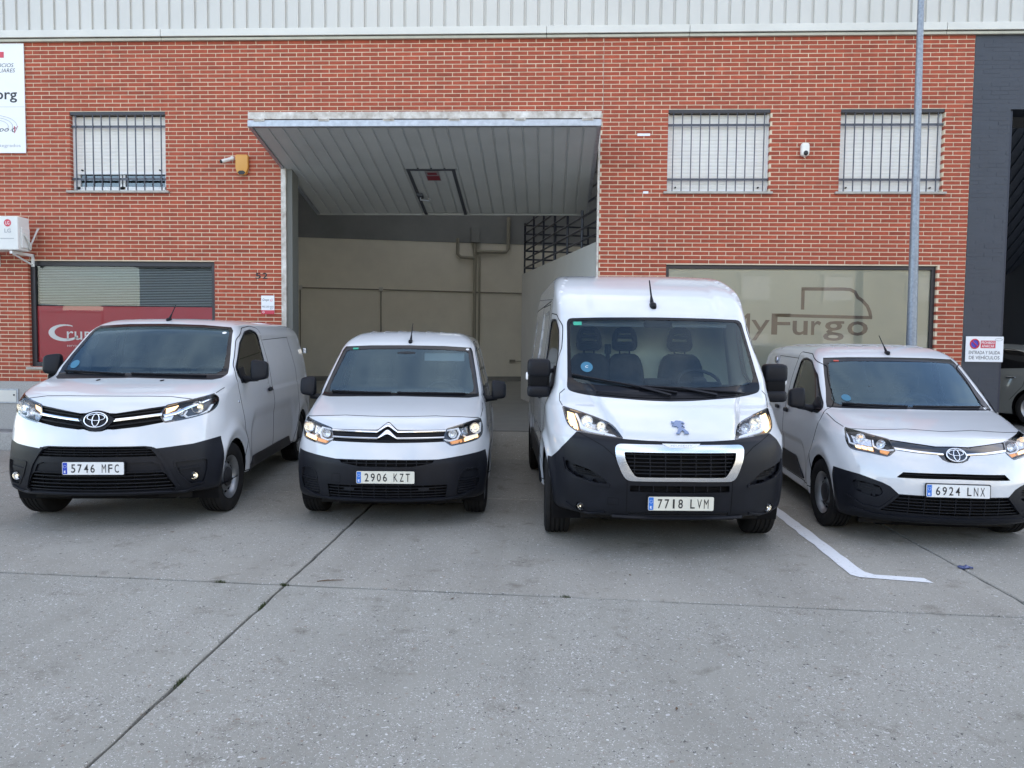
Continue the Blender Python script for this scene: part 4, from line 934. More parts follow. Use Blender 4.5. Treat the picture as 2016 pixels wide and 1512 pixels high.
def arch_liner(root, sg, y, zc, r, x0, x1):
    mb = MB(); n = 20; V = []; F = []
    for i in range(n+1):
        a = math.pi*(-.12 + 1.24*i/n)
        V += [(sg*x0, y+math.cos(a)*r, zc+math.sin(a)*r), (sg*x1, y+math.cos(a)*r, zc+math.sin(a)*r)]
    for i in range(n): F.append((i*2, i*2+1, i*2+3, i*2+2))
    F.append(tuple(i*2 for i in range(n+1)))
    mb.add(V, F); return mb.build('wheel_arch_liner', 'dark_plastic', root)
def number_plate(B, z, text, groups, back='plate_white', band='plate_blue', half=.26, hh=.055, x=0.0, off=.012):
    P, N = B.at([(x, z), (x, z+hh), (x, z-hh)]); y = P[:, 1].min() - off
    tilt = math.atan2(P[1][1]-P[2][1], 2*hh)*.5
    fr = lambda u, v, w=0: (x+u, y + v*math.tan(tilt) - w, z+v)
    mb = MB(); mb.prism(rnd([(-half, -hh), (half, -hh), (half, hh), (-half, hh)], .012), 0, .004, lambda u, v, w: fr(u, v, w)); pl = mb.build('number_plate', back, B.root)
    mb = MB(); mb.prism(rnd([(-half-.008, -hh-.008), (half+.008, -hh-.008), (half+.008, hh+.008), (-half-.008, hh+.008)], .012), -.010, -.001, lambda u, v, w: fr(u, v, w)); mb.build('plate_holder', 'black_plastic', pl)
    mb = MB(); mb.prism(rnd([(-half+.004, -hh+.005), (-half+.042, -hh+.005), (-half+.042, hh-.005), (-half+.004, hh-.005)], .004), .0035, .0050, lambda u, v, w: fr(u, v, w)); mb.build('blue_band', band, pl)
    lettering('country_letter', 'E', -half+.015, -half+.031, -hh*.72, -hh*.36, lambda u, v, w: fr(u, v, .0056), 'white_ink', pl, bold=.02)
    mb = MB(); mb.tube([fr(-half+.023+math.cos(a)*.012, hh*.30+math.sin(a)*.012, .0056) for a in [2*math.pi*i/24 for i in range(24)]], .0009, 5, closed=True); mb.build('star_ring', 'white_ink', pl)
    L0, L1 = -half+.066, half-.032; span = L1-L0; chars = groups[0] + groups[1]
    cw = span/(len(chars)+.75); u = L0
    for k, ch in enumerate(chars):
        if k == len(groups[0]): u += cw*.75
        w = cw*.66; 
        if ch == '1': w = cw*.26
        lettering('character', ch, u+(cw-w)/2, u+(cw+w)/2, -hh*.68, hh*.66, lambda a, b, c: fr(a, b, .0056), 'ink', pl, bold=.009 if ch not in '1MNKVXW' else 0)
        u += cw
    return pl
def rod_antenna(B, base, tip, rb=.028, name='antenna'):
    b, t = Vector(base), Vector(tip); mb = MB()
    v, f = rbox((0, 0, 0), (rb*.8, rb*1.9, rb*.9), .7, 8); mb.add([tuple(b + Vector(p)) for p in v], f)
    d = t-b; mb.tube([b+d*.05, b+d*.25, b+d*.4, t], [rb*.55, rb*.38, rb*.22, rb*.14], 8)
    return mb.build(name, 'black_plastic', B.root, smooth=True, angle=60)
def door_mirror(B, c, h, arm0, arm1, arm_r=.032, e=.42):
    mb = MB(); sg = 1 if c[0] > 0 else -1
    mb.add(*rbox(c, h, e, 12, taper=lambda x, y, z: (x, y*(1 - .25*(z/h[2])), z*(1 - .12*(x*sg/h[0])))))
    o = mb.build('door_mirror', 'black_plastic', B.root, smooth=True, angle=60)
    mb = MB(); mb.tube([arm0, ((Vector(arm0)+Vector(arm1))/2), arm1], [arm_r*1.35, arm_r, arm_r*1.1], 12); mb.build('mirror_arm', 'black_plastic', o, smooth=True, angle=60)
    mb = MB(); y = c[1]+h[1]*.98; mb.prism(rnd([(c[0]-h[0]*.8, c[2]-h[2]*.8), (c[0]+h[0]*.8, c[2]-h[2]*.8), (c[0]+h[0]*.8, c[2]+h[2]*.8), (c[0]-h[0]*.8, c[2]+h[2]*.8)], .03), y, y+.006); mb.build('mirror_glass', 'chrome', o)
    return o
def seat(root, x, y, zc, zs, w=.25, slots=False, hr=None):
    """zc: cushion height, zs: shoulder height"""
    mb = MB(); mb.add(*rbox((x, y-.20, zc-.06), (w, .28, .10), .4, 10)); mb.add(*rbox((x, y+.10, (zc+zs)/2), (w, .085, (zs-zc)/2+.05), .45, 10, taper=lambda a, b, c: (a*(1-.18*max(0, c/((zs-zc)/2+.05))), b+c*.18, c)))
    o = mb.build('seat', 'seat', root, smooth=True, angle=60)
    hz = hr or zs+.17; yy = y+.10+(hz-(zc+zs)/2)*.2; mb = MB(); hw, hh = .125, .115
    if slots:
        out = rnd([(-hw*1.05, -hh), (hw*1.05, -hh), (hw*.98, hh*.3), (hw*.66, hh), (-hw*.66, hh), (-hw*.98, hh*.3)], .05)
        n = 40; 
        # frame with two openings: bars and rim as tubes
        path = resample(out+[out[0]], .03)[:-1]
        mb.tube([(x+p[0]*.82, yy, hz+p[1]*.84) for p in path], .028, 8, closed=True)
        for zz in (-.075, -.045, .022, .075, .09): mb.add(*rbox((x, yy, hz+zz), (hw*.86 if zz < .06 else hw*.6, .026, .020), .5, 6))
    else: mb.add(*rbox((x, yy, hz), (hw, .05, hh*.8), .45, 10))
    for sx in (-.05, .05): mb.tube([(x+sx, yy, hz-hh*.6), (x+sx, yy-.03, zs-.05)], .008, 6)
    mb.build('headrest', 'seat', o, smooth=True, angle=60); return o
def steering(root, x, y, z, r=.185, tilt=R(35)):
    mb = MB(); c = Vector((x, y, z)); u = Vector((1, 0, 0)); v = Vector((0, math.sin(tilt), math.cos(tilt)))
    mb.tube([c + u*math.cos(a)*r + v*math.sin(a)*r for a in [2*math.pi*i/32 for i in range(32)]], .016, 8, closed=True)
    for a in (R(0), R(180), R(270)): mb.tube([c, c + (u*math.cos(a)+v*math.sin(a))*r], .014, 6)
    mb.add(*rbox(c, (.075, .04, .06), .6, 8)); return mb.build('steering_wheel', 'dash', root, smooth=True, angle=60)
def dashboard(root, prof, w, name='dashboard'):
    mb = MB(); mb.prism(prof, -w, w, lambda u, v, q: (q, u, v)); return mb.build(name, 'dash', root, smooth=True, angle=50, bevel=.012)
def lamp_parts(B, key, outline, depth=.055):
    """cuts both headlamps out of the shell; returns their housings keyed by side"""
    out = {}
    for sg, tagk in ((1, 'R'), (-1, 'L')):
        nm = key + tagk; B.cut(nm, outline if sg > 0 else mir(outline), 'F', ymax=1.0)
    for sg, tagk in ((1, 'R'), (-1, 'L')):
        nm = key + tagk; h = B.part(nm, 'headlight', 'lamp_dark', off=-depth); out[sg] = h
        B.part(nm, 'lens', 'lens', parent=h, off=.0)
        B.ribbon('lens_rim', outline if sg > 0 else mir(outline), .012, 'gloss_black', top=.0015, th=.012, parent=h, closed=True, d=.02)
    return out
def mx(sg, pts): return [(sg*x, z) for x, z in pts]
# ---------------------------------------------------------------- the vans
def circle(cy, cz, r, n=26): return [(cy+math.cos(2*math.pi*i/n)*r, cz+math.sin(2*math.pi*i/n)*r) for i in range(n)]
def start_van(key, name, label, group='white vans parked in a row'):
    x, y, a = POSE[key]; root = empty(name, (x, y, 0), R(a)); tag(root, label, 'van', group); return Body(SHAPES[key], root)
def wheels(B, ys, r, w, rim, xt, ra, turn=0.0, cap='hub_black'):
    for yy in ys:
        for sd, sg in (('L', -1), ('R', 1)):
            arch_liner(B.root, sg, yy, r, ra+.004, xt-.28, B.S.W*.965)
            wheel(B.root, sg*xt, yy, r, w, rim, turn=turn if yy == ys[0] else 0, cap=cap)
def cut_arches(B, ys, r, ra):
    for yy in ys:
        for v in 'LR': B.cut('hole', circle(yy, r, ra), v, src=('body', 'bumper', 'side_trimL', 'side_trimR'), ymax=9)
    B.drop('hole')
def doors(B, door, win, handle, gapw=.009, glass='side_glass'):
    for v, sg in (('R', 1), ('L', -1)):
        B.cut('door.'+v, door, v, ymax=4); B.cut('window.'+v, win, v, src=('door.'+v, 'body'), ymax=4)
    for v, sg in (('R', 1), ('L', -1)):
        d = B.part('door.'+v, 'door', 'white_paint')
        g = B.part('window.'+v, 'door_window', glass, parent=d, off=-.006)
        B.ribbon('window_seal', win, .022, 'black_plastic', v, top=.002, th=.014, parent=d, closed=True)
        B.ribbon('door_gap', door, gapw, 'gap', v, parent=d, closed=True)
        P, N = B.at([handle], v); p = Vector(P[0]); mb = MB(); mb.add(*rbox(p + Vector((sg*.022, 0, 0)), (.014, .085, .022), .5, 8)); mb.add(*rbox(p + Vector((sg*.006, .07, 0)), (.02, .02, .024), .5, 6))
        mb.build('door_handle', 'black_plastic', d, smooth=True, angle=60)
def finish(B, lining_y, lining_z, bulk_y, bulk_mat, zfloor, parent_name='body'):
    B.lining('interior_lining', 'headliner', lining_y, lining_z)
    b = B.part('body', 'body', 'white_paint'); B.part('underbody', 'underbody', 'dark_plastic')
    zs = np.linspace(zfloor, float(B.S.roof(bulk_y))-.10, 14); hw = B.S.side(zs)-.05
    mb = MB(); mb.prism([(float(w), float(z)) for w, z in zip(hw, zs)] + [(-float(w), float(z)) for w, z in zip(hw[::-1], zs[::-1])], bulk_y, bulk_y+.02); mb.build('bulkhead', bulk_mat, B.root)
    zt = B.S.z0 + .02; mb = MB(); mb.box(-B.S.W*.58, B.S.W*.58, .42, 1.5, zt-.11, zt); mb.box(-B.S.W*.5, B.S.W*.5, 1.5, B.S.L-.5, zt-.08, zt); mb.build('shade_undertray', 'dark_plastic', B.root, bevel=.03)  # plain boxes added under the floor to deepen the shade below the van
    for sg in (-1, 1): mb = MB(); mb.box(min(sg*.42, sg*.74)*B.S.W, max(sg*.42, sg*.74)*B.S.W, .40, .43, zt-.085, zt+.02); mb.build('wheel_deflector', 'rubber', B.root)
    mb = MB(); mb.box(-B.S.W*.9, B.S.W*.9, 1.0, bulk_y, zfloor-.03, zfloor); mb.build('cab_floor', 'dash', B.root)
    return b
def screen(B, outer, inner, src=('body',), glass='windscreen', cowl=None):
    B.cut('frit', sym(outer), 'F', src=src, ymax=2.4); B.cut('glass', sym(inner), 'F', src=('frit',), ymax=2.4)
    if cowl: B.cut('cowl', [(-1, cowl-.3), (1, cowl-.3), (1, cowl), (-1, cowl)], 'F', src=('frit',)); B.part('cowl', 'cowl', 'black_plastic')
    w = B.part('glass', 'windscreen', glass, off=-.003, wall=False); B.part('frit', 'windscreen_border', 'frit', parent=w, off=-.002, wall=True)
    return w
def wiper(B, pts, m='black_plastic', parent=None):
    q = resample(pts, .04); P, N = B.at(q); mb = MB(); mb.tube([tuple(p+n*.018) for p, n in zip(P, N)], .009, 6)
    mb.tube([tuple(p+n*.006) for p, n in zip(P, N)], .005, 5); k = len(P)
    return mb.build('wiper', m, B.root)
def badge_rings(B, c, rx, rz, m='chrome', off=.014, t=.0062, parent=None):
    e = B.ring('emblem', c, rx, rz, t, m, off, parent=parent); B.ring('emblem_ring', (c[0], c[1]+rz*.34), rx*.76, rz*.42, t*.72, m, off, parent=parent); B.ring('emblem_ring', (c[0], c[1]-rz*.02), rx*.30, rz*.84, t*.72, m, off, parent=parent); return e
def grille_back(B, src, name, m='dark_plastic', depth=.05): return B.part(src, name, m, off=-depth, wall=True, diry=True)
def fog(B, x, z, r, parent=None, inset=.012):
    f = B.disc('fog_lamp', x, z, r*1.22, 'dark_plastic', depth=.03, off=-inset+.004, parent=parent, bowl=True)
    B.disc('reflector', x, z, r, 'reflector', depth=r*.6, off=-inset+.006, parent=f); P, _ = B.at([(x, z)])
    mb = MB(); mb.add(*rbox((x, P[0][1]+inset+r*.15, z), (r*.28, r*.3, r*.28), .9, 6)); mb.build('bulb', 'warm_lit', f, smooth=True)
    B.disc('lens', x, z, r*.98, 'lens', depth=.004, off=-inset+.012, parent=f, bowl=False); return f
def bowl_lamp(B, H, sg, x, z, r, lit=None, off=-.018, depth=None, rz=None):
    B.disc('reflector', sg*x, z, r, 'reflector', depth=depth or r*.7, off=off, parent=H)
    P, _ = B.at([(sg*x, z)]); mb = MB(); mb.add(*rbox((sg*x, P[0][1]-off+r*.30, z), (r*.20, r*.24, r*.20), .9, 6)); mb.build('bulb', lit or 'chrome', H, smooth=True)
def sticker(B, name, pts, m, off=.0008, parent=None): return B.patch(name, pts, m, off=off, th=.0006, parent=parent, rings=2)
def oval(x, z, rx, rz, n=18): return [(x+math.cos(2*math.pi*i/n)*rx, z+math.sin(2*math.pi*i/n)*rz) for i in range(n)]

# ---- mid-size van on the left
def build_proace():
    B = start_van('proace', 'cargo_van', 'white mid-size cargo van with plate 5746 MFC, parked beside the red shop window')
    B.cut('bumper', [(-1.2, .80), (-.93, .795), (-.77, .757), (-.50, .732), (-.46, .750), (-.41, .757), (0, .758), (.41, .757), (.46, .750), (.50, .732), (.77, .757), (.93, .795), (1.2, .80), (1.2, .1), (-1.2, .1)], 'F', src=('body', 'underbody'), ycut=.50, ymax=.75)
    for v in 'LR': B.cut('side_trim'+v, rnd([(1.36, .315), (1.62, .44), (3.40, .44), (3.52, .315)], .03), v, ymax=9)
    cut_arches(B, (.88, 4.15), .343, .385)
    ws = screen(B, [(0, 1.868), (.40, 1.860), (.690, 1.838), (.728, 1.80), (.755, 1.70), (.795, 1.55), (.825, 1.42), (.830, 1.355), (.80, 1.318), (.74, 1.304), (.40, 1.312), (0, 1.320)], [(0, 1.838), (.40, 1.830), (.675, 1.810), (.700, 1.785), (.727, 1.66), (.757, 1.53), (.772, 1.43), (.762, 1.385), (.72, 1.360), (.40, 1.360), (0, 1.362)], cowl=1.348)
    hl = rnd([(.545, 1.106), (.507, 1.024), (.548, .957), (.72, .985), (.86, 1.025), (.905, 1.075), (.905, 1.145), (.870, 1.190), (.73, 1.150)], [.01, .02, .015, .1, .05, .04, .04, .03, .1])
    H = lamp_parts(B, 'hl', hl)
    for sg in (1, -1):
        h = H[sg]; bowl_lamp(B, h, sg, .775, 1.078, .058, 'warm_lit', off=-.022); bowl_lamp(B, h, sg, .660, 1.040, .040, 'chrome', off=-.022)
        B.patch('turn_signal', mx(sg, [(.545, 1.085), (.635, 1.112), (.615, 1.075), (.550, 1.042)]), 'amber_lit', off=-.018, th=.02, parent=h)
        B.strip('light_guide', mx(sg, [(.530, 1.030), (.620, 1.050), (.70, 1.095), (.80, 1.135), (.862, 1.163)]), mx(sg, [(.545, 1.005), (.632, 1.027), (.712, 1.072), (.805, 1.116), (.868, 1.150)]), 'chrome', off=-.012, th=.02, parent=h)
        B.strip('light_guide', mx(sg, [(.715, 1.055), (.700, 1.02), (.720, 1.002), (.80, 1.018), (.855, 1.05), (.875, 1.10)]), mx(sg, [(.700, 1.055), (.685, 1.015), (.712, .990), (.805, 1.005), (.868, 1.042), (.888, 1.10)]), 'light_guide', off=-.012, th=.016, parent=h)
        B.patch('reflector_panel', mx(sg, [(.525, 1.000), (.612, 1.018), (.60, .982), (.552, .972)]), 'satin', off=-.02, th=.015, parent=h)
    B.cut('upper_grille', sym([(0, 1.062), (.05, 1.060), (.10, 1.045), (.153, 1.043), (.543, 1.103), (.505, 1.024), (.546, .959), (.36, .925), (.15, .902), (.10, .905), (.05, .888), (0, .885)]), 'F')
    g = grille_back(B, 'upper_grille', 'upper_grille', 'dark_plastic', .035)
    for sg in (1, -1):
        B.bar('grille_slat', mx(sg, [(.09, 1.035), (.535, 1.092)]), .016, .03, .004, 'black_plastic', g); B.bar('grille_slat', mx(sg, [(.09, 1.012), (.52, 1.064)]), .012, .03, .012, 'black_plastic', g)
        B.bar('grille_slat', mx(sg, [(.10, .930), (.53, .985)]), .014, .03, .006, 'black_plastic', g)
        B.strip('chrome_bar', mx(sg, [(.10, .990), (.30, 1.011), (.522, 1.040)]), mx(sg, [(.10, .966), (.30, .990), (.520, 1.018)]), 'chrome', off=.004, th=.02)
    eb = B.patch('emblem_base', [(.160, .99)] + [(math.cos(a)*.118, .975+math.sin(a)*.090) for a in [R(d) for d in range(40, 141, 10)]] + [(-.160, .99)] + [(math.cos(a)*.115, .975+math.sin(a)*.088) for a in [R(d) for d in range(215, 326, 10)]], 'black_plastic', off=.008, th=.04)
    badge_rings(B, (0, .982), .098, .061, off=.020, parent=eb)
    # bumper: slit, plate band, intake, fog pods
    B.cut('slit', sym([(0, .748), (.41, .748), (.478, .716), (.512, .665), (0, .665)]), 'F', src=('bumper',)); B.cut('intake', sym([(0, .520), (.55, .520), (.575, .500), (.635, .380), (.615, .346), (0, .358)]), 'F', src=('bumper',))
    B.cut('band', sym([(0, .612), (.47, .612), (.52, .59), (.545, .530), (0, .530)]), 'F', src=('bumper',))
    for v, sg in (('R', 1), ('L', -1)): B.cut('pod'+v, rnd(mx(sg, [(.632, .606), (.872, .615), (.876, .52), (.845, .392), (.746, .388), (.671, .495)]) if sg > 0 else mir([(.632, .606), (.872, .615), (.876, .52), (.845, .392), (.746, .388), (.671, .495)]), .02), 'F', src=('bumper',))
    bp = B.part('bumper', 'bumper', 'black_plastic')
    g1 = grille_back(B, 'slit', 'upper_slit', depth=.06); g2 = grille_back(B, 'intake', 'lower_intake', depth=.07); B.part('band', 'plate_band', 'black_plastic', off=-.014, diry=True)
    for z in (.728, .706, .684): B.bar('grille_slat', [(-.49+.1*(z-.68), z), (.49-.1*(z-.68), z)], .007, .035, .012, 'black_plastic', g1)
    for x in np.arange(-.42, .43, .12): B.bar('grille_rib', [(x, .666), (x, .746)], .005, .02, .025, 'dark_plastic', g1)
    for k, z in enumerate((.495, .462, .428, .394, .366)): B.bar('grille_slat', [(-.562-.018*k, z), (.562+.018*k, z)], .009, .04, .010, 'black_plastic', g2)
    for x in np.arange(-.48, .49, .16): B.bar('grille_rib', [(x, .360), (x, .518)], .006, .02, .03, 'dark_plastic', g2)
    B.ribbon('bumper_rib', [(-.63, .33), (-.655, .375), (-.565, .60), (-.50, .70), (-.47, .735)], .03, 'black_plastic', top=.012, th=.02, parent=bp); B.ribbon('bumper_rib', [(.63, .33), (.655, .375), (.565, .60), (.50, .70), (.47, .735)], .03, 'black_plastic', top=.012, th=.02, parent=bp)
    B.ribbon('bumper_lip', [(-.84, .37), (-.70, .325), (-.5, .333), (.5, .333), (.70, .325), (.84, .37)], .03, 'black_plastic', top=.014, th=.03, parent=bp)
    for v, sg in (('R', 1), ('L', -1)):
        p = B.part('pod'+v, 'fog_pod', 'black_plastic', off=-.022, diry=True); B.ribbon('pod_rim', rnd(mx(sg, [(.632, .606), (.872, .615), (.876, .52), (.845, .392), (.746, .388), (.671, .495)]), .02), .012, 'black_plastic', top=.006, th=.02, parent=p, closed=True)
        B.ribbon('pod_step', mx(sg, [(.675, .535), (.835, .548)]), .020, 'black_plastic', top=-.004, th=.03, parent=p)
        fog(B, sg*.777, .466, .036, inset=.012)
    number_plate(B, .570, '5746MFC', ('5746', 'MFC'), off=.006)
    # bonnet
    hood = [(0, 1.184), (.35, 1.183), (.55, 1.178), (.73, 1.153), (.80, 1.172), (.868, 1.193), (.893, 1.235), (.872, 1.30), (.835, 1.352), (.80, 1.317), (.74, 1.303), (.40, 1.311), (0, 1.319)]
    B.cut('bonnet', sym(hood), 'F', ymax=1.5); bo = B.part('bonnet', 'bonnet', 'white_paint')
    B.ribbon('panel_gap', [(-.865, 1.192), (-.80, 1.171), (-.73, 1.152), (-.55, 1.178), (-.35, 1.183), (0, 1.184), (.35, 1.183), (.55, 1.178), (.73, 1.152), (.80, 1.171), (.865, 1.192)], .008, 'gap', parent=bo, d=.02)
    for sg in (1, -1):
        B.ribbon('panel_gap', mx(sg, [(.872, 1.196), (.894, 1.236)]), .006, 'gap', parent=bo, d=.01)
        sticker(B, 'washer_nozzle', oval(sg*.30, 1.299, .018, .006), 'gap', .003, bo)
    wiper(B, [(-.76, 1.365), (-.45, 1.352), (-.12, 1.338)]); wiper(B, [(-.06, 1.345), (.30, 1.334), (.66, 1.326)])
    sticker(B, 'sticker', oval(-.70, 1.44, .045, .040), 'sticker_blue', parent=ws); sticker(B, 'sticker', oval(.655, 1.775, .022, .012), 'sticker_white', parent=ws)
    doors(B, rnd([(1.21, .335), (1.27, .83), (1.16, 1.22), (1.20, 1.42), (1.56, 1.71), (1.90, 1.832), (2.30, 1.862), (2.56, 1.84), (2.62, 1.40), (2.60, 1.0), (2.52, .335)], .06), rnd([(1.24, 1.33), (1.22, 1.40), (1.58, 1.665), (1.90, 1.785), (2.20, 1.815), (2.40, 1.78), (2.44, 1.55), (2.38, 1.33), (1.42, 1.245)], .05), (2.38, 1.12))
    for v in 'LR':
        B.ribbon('side_gap', [(2.62, 1.70), (3.98, 1.74), (4.05, 1.3), (3.95, .80), (3.62, .335), (2.60, .335)], .007, 'gap', v)
        t = B.part('side_trim'+v, 'side_trim', 'black_plastic', off=.012)
        P, N = B.at([(1.13, 1.07)], v); mb = MB(); mb.lathe([(-.002, .016), (.004, .014), (.006, .001)], 14, 'x', tuple(P[0])); mb.build('side_repeater', 'satin', B.root)
        sg = 1 if v == 'R' else -1; door_mirror(B, (1.085 if sg > 0 else -1.01, 1.36, 1.385 if sg > 0 else 1.43), (.088, .062, .105), (sg*.90, 1.40, 1.285), (sg*1.06, 1.37, 1.30)); B.patch('mirror_base', [(1.25, 1.40), (1.46, 1.42), (1.50, 1.25), (1.30, 1.25)], 'black_plastic', off=.008, th=.02, view=v)
    # rear door hinge on the visible corner
    mb = MB(); mb.box(.825, .875, 4.90, 4.99, 1.50, 1.58); mb.build('rear_hinge', 'satin', B.root, bevel=.006)
    rod_antenna(B, (-.02, 1.86, 1.912), (.027, 1.95, 2.088))
    dashboard(B.root, [(1.02, 1.26), (1.25, 1.33), (1.55, 1.34), (1.72, 1.22), (1.70, .75), (1.05, .75)], .80); steering(B.root, .38, 1.80, 1.26)
    for x in (-.55, -.12, .42): seat(B.root, x, 2.10, .88, 1.38, w=.21)
    wheels(B, (.88, 4.15), .343, .215, .21, .825, .385, turn=R(-6))
    finish(B, 2.45, 1.15, 2.52, 'bulkhead_dark', .62)
    return B

# ---- small van, second from the left
def build_berl():
    B = start_van('berl', 'cargo_van', 'small white cargo van with double chrome chevron grille and plate 2906 KZT')
    B.cut('bumper', [(-1.2, .70), (-.895, .685), (-.68, .660), (-.47, .638), (0, .643), (.47, .638), (.68, .660), (.895, .685), (1.2, .70), (1.2, .1), (-1.2, .1)], 'F', src=('body', 'underbody'), ycut=.47, ymax=.7)
    for v in 'LR': B.cut('side_trim'+v, rnd([(1.38, .33), (1.55, .52), (2.75, .52), (2.95, .33)], .05), v, ymax=9)
    cut_arches(B, (.83, 3.60), .318, .362)
    ws = screen(B, [(0, 1.662), (.40, 1.657), (.690, 1.642), (.712, 1.60), (.727, 1.53), (.763, 1.37), (.797, 1.20), (.803, 1.150), (.70, 1.142), (.40, 1.150), (0, 1.156)], [(0, 1.625), (.40, 1.618), (.635, 1.603), (.665, 1.585), (.687, 1.48), (.722, 1.34), (.745, 1.24), (.735, 1.195), (.69, 1.177), (.40, 1.180), (0, 1.184)], cowl=1.165)
    hl = rnd([(.503, .806), (.530, .900), (.72, .948), (.832, .975), (.858, .90), (.852, .83), (.815, .795), (.72, .773), (.575, .753)], [.01, .012, .1, .01, .05, .03, .03, .05, .02])
    H = lamp_parts(B, 'hl', hl)
    for sg in (1, -1):
        h = H[sg]; bowl_lamp(B, h, sg, .785, .893, .050, 'warm_lit', off=-.02); bowl_lamp(B, h, sg, .585, .852, .040, 'warm_lit' if False else 'chrome', off=-.02)
        B.patch('turn_signal', mx(sg, [(.705, .815), (.820, .845), (.828, .812), (.712, .785)]), 'amber_lit', off=-.015, th=.02, parent=h); B.patch('side_marker', mx(sg, [(.575, .792), (.675, .808), (.682, .780), (.590, .768)]), 'amber_dim', off=-.018, th=.02, parent=h)
        B.strip('light_guide', mx(sg, [(.53, .885), (.628, .898), (.648, .86), (.628, .818), (.565, .803), (.512, .816)]), mx(sg, [(.53, .897), (.640, .910), (.662, .86), (.638, .805), (.565, .790), (.506, .806)]), 'light_guide', off=-.008, th=.016, parent=h)
        B.strip('light_guide', mx(sg, [(.838, .94), (.835, .862), (.80, .842), (.715, .828), (.69, .845)]), mx(sg, [(.848, .94), (.846, .855), (.803, .831), (.715, .817), (.682, .838)]), 'light_guide', off=-.008, th=.016, parent=h)
        B.patch('reflector_panel', mx(sg, [(.665, .905), (.73, .925), (.735, .85), (.675, .845)]), 'reflector', off=-.03, th=.01, parent=h)
    B.cut('upper_grille', sym([(0, .966), (.018, .960), (.087, .904), (.110, .900), (.528, .896), (.504, .808), (.528, .790), (.30, .788), (0, .786)]), 'F')
    g = grille_back(B, 'upper_grille', 'upper_grille', 'dark_plastic', .022)
    for sg in (1, -1): B.bar('grille_slat', mx(sg, [(.02, .848), (.508, .856)]), .026, .02, .006, 'black_plastic', g)
    B.bar('grille_slat', [(-.5, .800), (.5, .800)], .016, .02, .004, 'black_plastic', g)
    so = lambda h: [(-x, z) for x, z in h] + [(x, z) for x, z in reversed(h[:-1])]
    B.strip('chevron_bar', so([(.520, .890), (.088, .889), (.018, .948), (0, .954)]), so([(.518, .876), (.094, .874), (.018, .921), (0, .926)]), 'chrome', off=.008, th=.025)
    B.strip('chevron_bar', so([(.508, .833), (.086, .832), (.018, .892), (0, .898)]), so([(.506, .819), (.092, .817), (.018, .858), (0, .862)]), 'chrome', off=.008, th=.025)
    B.cut('slit', sym([(0, .636), (.43, .630), (.41, .605), (.24, .578), (0, .578)]), 'F', src=('bumper',)); B.cut('intake', sym([(0, .410), (.545, .404), (.528, .276), (0, .282)]), 'F', src=('bumper',))
    pod = [(.625, .300), (.645, .43), (.668, .50), (.705, .536), (.825, .532), (.832, .42), (.80, .335), (.72, .288)]
    for v, sg in (('R', 1), ('L', -1)): B.cut('pod'+v, rnd(pod if sg > 0 else mir(pod), .02), 'F', src=('bumper',))
    bp = B.part('bumper', 'bumper', 'black_plastic'); g1 = grille_back(B, 'slit', 'upper_slit', depth=.05); g2 = grille_back(B, 'intake', 'lower_intake', depth=.06)
    B.bar('grille_slat', [(-.41, .606), (.41, .606)], .007, .03, .008, 'black_plastic', g1)
    for x in np.arange(-.36, .37, .09): B.bar('grille_rib', [(x, .58), (x, .634)], .006, .02, .010, 'black_plastic', g1)
    for z in (.383, .355, .329, .303): B.bar('grille_slat', [(-.536, z), (.536, z)], .007, .035, .008, 'black_plastic', g2)
    for x in np.arange(-.44, .45, .11): B.bar('grille_rib', [(x, .284), (x, .405)], .006, .02, .012, 'black_plastic', g2)
    for sg in (1, -1):
        B.bar('grille_blank', [(sg*.29, .368), (sg*.385, .368)], .030, .01, .006, 'black_plastic', g2)
        B.ribbon('tow_cover_gap', mx(sg, [(.42, .425), (.42, .505), (.50, .505), (.50, .425)]), .003, 'gap', parent=bp, closed=True) if sg < 0 else None
    B.ribbon('bumper_lip', [(-.80, .335), (-.66, .282), (-.53, .268), (.53, .268), (.66, .282), (.80, .335)], .022, 'black_plastic', top=.012, th=.03, parent=bp)
    for v, sg in (('R', 1), ('L', -1)):
        p = B.part('pod'+v, 'fog_pod', 'black_plastic', off=-.025, diry=True); B.ribbon('pod_rim', mx(sg, rnd([(.648, .44), (.668, .50), (.705, .536), (.825, .532), (.828, .44)], .02)), .012, 'black_plastic', top=.004, th=.02, parent=p, closed=True)
        for z in (.415, .392, .369, .346, .323): B.bar('pod_slat', mx(sg, [(.640, z), (.80, z+.004)]), .010, .02, .006, 'black_plastic', p)
    number_plate(B, .487, '2906KZT', ('2906', 'KZT'), back='plate_cream', band='plate_light_blue')
    hood = [(0, 1.008), (.42, 1.012), (.66, .998), (.815, .982), (.838, 1.0), (.850, 1.05), (.840, 1.10), (.808, 1.148), (.70, 1.141), (.40, 1.149), (0, 1.155)]
    B.cut('bonnet', sym(hood), 'F', ymax=1.3); bo = B.part('bonnet', 'bonnet', 'white_paint')
    B.ribbon('panel_gap', so([(.815, .982), (.66, .998), (.42, 1.012), (0, 1.008)]), .008, 'gap', parent=bo, d=.02)
    for sg in (1, -1): B.ribbon('panel_gap', mx(sg, [(.835, .985), (.849, 1.05), (.842, 1.095)]), .005, 'gap', parent=bo, d=.01)
    wiper(B, [(-.70, 1.178), (-.40, 1.172), (-.08, 1.170)]); wiper(B, [(-.02, 1.172), (.30, 1.170), (.66, 1.165)])
    sticker(B, 'sticker', [(-.60, 1.628), (-.54, 1.629), (-.54, 1.612), (-.60, 1.611)], 'sticker_green', parent=ws); sticker(B, 'sticker', oval(.655, 1.622, .018, .010), 'sticker_white', parent=ws)
